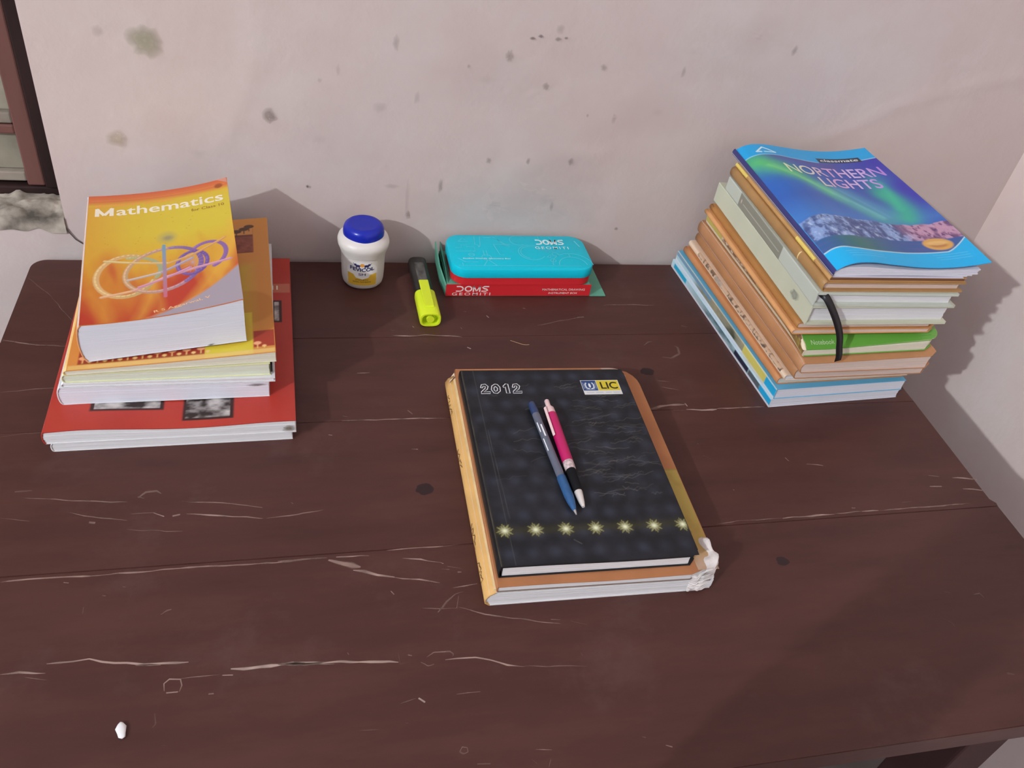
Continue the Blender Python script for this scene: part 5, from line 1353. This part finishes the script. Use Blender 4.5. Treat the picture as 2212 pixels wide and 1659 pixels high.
for q in range(3):
    cv.line([((.10 + .01 * q) * NW, (.082 - .016 * q) * ND), (.34 * NW, (.080 - .016 * q) * ND)], .0006, (130, 200, 232), .6); cv.line([((.70 + .01 * q) * NW, (.085 - .016 * q) * ND), (.93 * NW, (.089 - .016 * q) * ND)], .0006, (130, 200, 232), .6)
# white triangular badge
bx, by = .165 * NW, .925 * ND
cv.line([(bx - .011, by), (bx, by + .0115), (bx + .013, by - .001)], .0022, (206, 230, 240)); cv.line([(bx - .011, by), (bx - .006, by - .001)], .003, (206, 230, 240)); cv.line([(bx - .001, by - .0005), (bx + .012, by - .0015)], .0028, (196, 226, 240), .85)
nmap = lambda x, y, l=0.0: (x, y, fz(x, y) + l)
cv.obj('cover_print', lambda x, y, l: nmap(x + .0003, y + .0003, l), vmat('printed_high_gloss', .30, .28), tnf)
TM = vmat('title_print', .35, .4)
def tcol(q):
    st = [(0, (206, 226, 180)), (.25, (214, 206, 196)), (.45, (206, 158, 198)), (.7, (208, 186, 226)), (1, (176, 130, 206))]
    for (a, ca), (b_, cb) in zip(st[:-1], st[1:]):
        if q <= b_ + 1e-6: k = (q - a) / (b_ - a); return ob(np.array(ca) * (1 - k) + np.array(cb) * k)
    return ob(st[-1][1])
text('title_lettering', 'NORTHERN', (.215 * NW, .725 * ND, .945 * NW, .812 * ND), nmap, TM, tnf, cuts=16, colf=tcol, lift=.0004, bold=.010)
text('title_lettering', 'LIGHTS', (.40 * NW, .622 * ND, .845 * NW, .708 * ND), nmap, TM, tnf, cuts=12, colf=lambda q: tcol(.25 + .7 * q), lift=.0004, bold=.012)
text('badge_lettering', 'classmate', (.575 * NW, .884 * ND, .865 * NW, .910 * ND), nmap, mat('print_pure_white', (225, 228, 230), .4), tnf, cuts=8, lift=.0004, shear=.15, bold=.012)
text('badge_lettering', 'ITC', (bx / 1 - .003, by - .0030, bx + .010, by + .0008), nmap, mat('print_blue', (40, 130, 190), .4), top_n, lift=.0004, cuts=4) if False else None

# black ribbon of the pale grey diary hanging down the front of the stack
rp = [(.3040, -.2850, .1568), (.3065, -.2915, .1562), (.3100, -.2978, .1545), (.3180, -.3030, .1440), (.3285, -.3062, .1290), (.3370, -.3080, .1140), (.3425, -.3090, .0990), (.3465, -.3095, .0885), (.3490, -.3085, .0800)]
ribbon = None
V, F = [], []
gx = herm(range(len(rp)), [p[0] for p in rp]); gy = herm(range(len(rp)), [p[1] for p in rp]); gz = herm(range(len(rp)), [p[2] for p in rp])
N_ = 40
for k in range(N_ + 1):
    s_ = k * (len(rp) - 1) / N_; c_ = Vector((float(gx(s_)), float(gy(s_)), float(gz(s_)))); e = .02
    d = Vector((float(gx(min(s_ + e, 8)) - gx(max(s_ - e, 0))), float(gy(min(s_ + e, 8)) - gy(max(s_ - e, 0))), float(gz(min(s_ + e, 8)) - gz(max(s_ - e, 0))))).normalized()
    sd = d.cross(Vector((0, -1, .25))).normalized() * -.0039 * (1 if s_ > 1 else .9)
    V += [tuple(c_ + sd), tuple(c_ - sd)]
F = [(2 * k, 2 * k + 1, 2 * k + 3, 2 * k + 2) for k in range(N_)]
rb = mk('ribbon_bookmark', V, F, mat('black_satin', (26, 24, 26), .4, .5), None, True, loc=(0, 0, TZ))
md = rb.modifiers.new('thick', 'SOLIDIFY'); md.thickness = .0003; md.offset = 0
rb.parent = S10.root; rb.matrix_parent_inverse = (Matrix.Translation(S10.root.location) @ Matrix.Rotation(S10.root.rotation_euler.z, 4, 'Z')).inverted()

# ---------------------------------------------------------------- crumbs on the table
bm = bmesh.new(); bmesh.ops.create_icosphere(bm, subdivisions=2, radius=1)
for v in bm.verts: v.co = Vector((v.co.x * .0034 * (1 + .15 * math.sin(v.co.y * 5)), v.co.y * .0066 * (1 + .1 * v.co.x), v.co.z * .0014))
ch = from_bm('puffed_grain', bm, mat('white_grain', (238, 228, 232), .7), None, True, loc=(-.3385, -.5965, TZ + .0015)); ch.rotation_euler.z = .22
tag(ch, 'small white grain lying near the front left of the table', 'grain')
cu = [(.0, .0), (.010, -.006), (.022, -.013), (.028, -.0140), (.034, -.0135)]
v, f = [], []
for (a, b_) in [(.0262 + p[0] * .62, -.1650 + p[1] * .62) for p in cu]:
    for k in range(6): an = k * math.pi / 3; v.append((a, b_ + 0.0002 * math.cos(an), .0004 + .0002 * math.sin(an)))
for i in range(len(cu) - 1):
    for k in range(6): f.append((i * 6 + k, i * 6 + (k + 1) % 6, (i + 1) * 6 + (k + 1) % 6, (i + 1) * 6 + k))
tag(mk('straw_bit', v, f, mat('straw', (206, 176, 130), .7), None, True, loc=(0, 0, TZ)), 'thin curved straw bit on the table above the black diary', 'straw')

# ---------------------------------------------------------------- the photographer, standing behind the viewpoint (casts the soft shadow on the right of the table)
person = empty('person', (-.47, -1.28, 0), label='person in dark clothes standing at the table holding a phone out', cat='person')
M_cloth = mat('dark_shirt', (60, 62, 72), .9, .1, noise=(30, .15)); M_skin = mat('skin', (150, 108, 88), .6, .3); M_trou = mat('dark_trousers', (44, 44, 50), .9, .1); M_hair = mat('black_hair', (26, 22, 22), .6, .3)
def skinned(name, nodes, edges, m, sub=2):
    me = bpy.data.meshes.new(name); me.from_pydata([n_[0] for n_ in nodes], edges, []); o = bpy.data.objects.new(name, me); COL.objects.link(o)
    o.modifiers.new('skin', 'SKIN')
    for k, n_ in enumerate(nodes):
        sv = me.skin_vertices[0].data[k]; sv.radius = n_[1] if isinstance(n_[1], tuple) else (n_[1], n_[1]); sv.use_root = (k == 0)
    sb = o.modifiers.new('sub', 'SUBSURF'); sb.levels = sub; sb.render_levels = sub
    me.materials.append(m); o.parent = person; o.matrix_parent_inverse = Matrix.Translation((.47, 1.28, 0))
    return o
# one continuous body: pelvis, spine, neck, head, arms, legs
N = [((-.47, -1.30, .95), (.15, .11)), ((-.47, -1.31, 1.12), (.14, .10)), ((-.47, -1.32, 1.30), (.16, .105)), ((-.47, -1.33, 1.42), (.10, .08)), ((-.47, -1.325, 1.48), .052), ((-.465, -1.30, 1.565), (.072, .09)), ((-.46, -1.295, 1.65), (.07, .085)),
     ((-.30, -1.31, 1.37), .058), ((-.30, -1.10, 1.13), .050), ((-.30, -.925, .935), .054), ((-.300, -.965, 1.115), .052), ((-.285, -.985, 1.255), .040),
     ((-.65, -1.31, 1.37), .055), ((-.70, -1.27, 1.10), .045), ((-.70, -1.22, .86), .033), ((-.695, -1.20, .79), .03),
     ((-.38, -1.30, .87), .085), ((-.37, -1.28, .48), .058), ((-.37, -1.31, .10), .042), ((-.37, -1.20, .03), .035),
     ((-.56, -1.30, .87), .085), ((-.57, -1.28, .48), .058), ((-.57, -1.31, .10), .042), ((-.57, -1.20, .03), .035)]
Ed = [(0, 1), (1, 2), (2, 3), (3, 4), (4, 5), (5, 6), (2, 7), (7, 8), (8, 9), (9, 10), (10, 11), (2, 12), (12, 13), (13, 14), (14, 15), (0, 16), (16, 17), (17, 18), (18, 19), (0, 20), (20, 21), (21, 22), (22, 23)]
skinned('body', N, Ed, M_cloth)
for k, (dx, L_f) in enumerate(((-.022, .050), (-.008, .058), (.006, .056), (.020, .046))):
    skinned('finger', [((-.268 + dx * .4, -.980, 1.285), .010), ((-.258 + dx * .5, -.972, 1.315 + k * .004), .009), ((-.250, -.962 - dx * .5, 1.335 + k * .008), .008)], [(0, 1), (1, 2)], M_skin, 1)
skinned('thumb', [((-.265, -.985, 1.28), .011), ((-.245, -.985, 1.31), .010), ((-.228, -.975, 1.335), .009)], [(0, 1), (1, 2)], M_skin, 1)
bm = bmesh.new(); bmesh.ops.create_uvsphere(bm, u_segments=24, v_segments=16, radius=1)
for v in bm.verts: v.co = Vector((-.463 + v.co.x * .083, -1.315 + v.co.y * .098, 1.645 + v.co.z * .085))
h = from_bm('hair', bm, M_hair, person, True); h.matrix_parent_inverse = Matrix.Translation((.47, 1.28, 0))
ph = rbox('phone', -.036, .036, -.078, .078, -.004, .004, .003, mat('phone_black', (28, 28, 30), .3, .5))
tag(ph, 'black phone held out over the table by the standing person', 'phone')
ph.matrix_world = cam.matrix_world @ Matrix.Translation((0.020, -.030, .010)) @ Matrix.Rotation(math.radians(90), 4, 'Z')
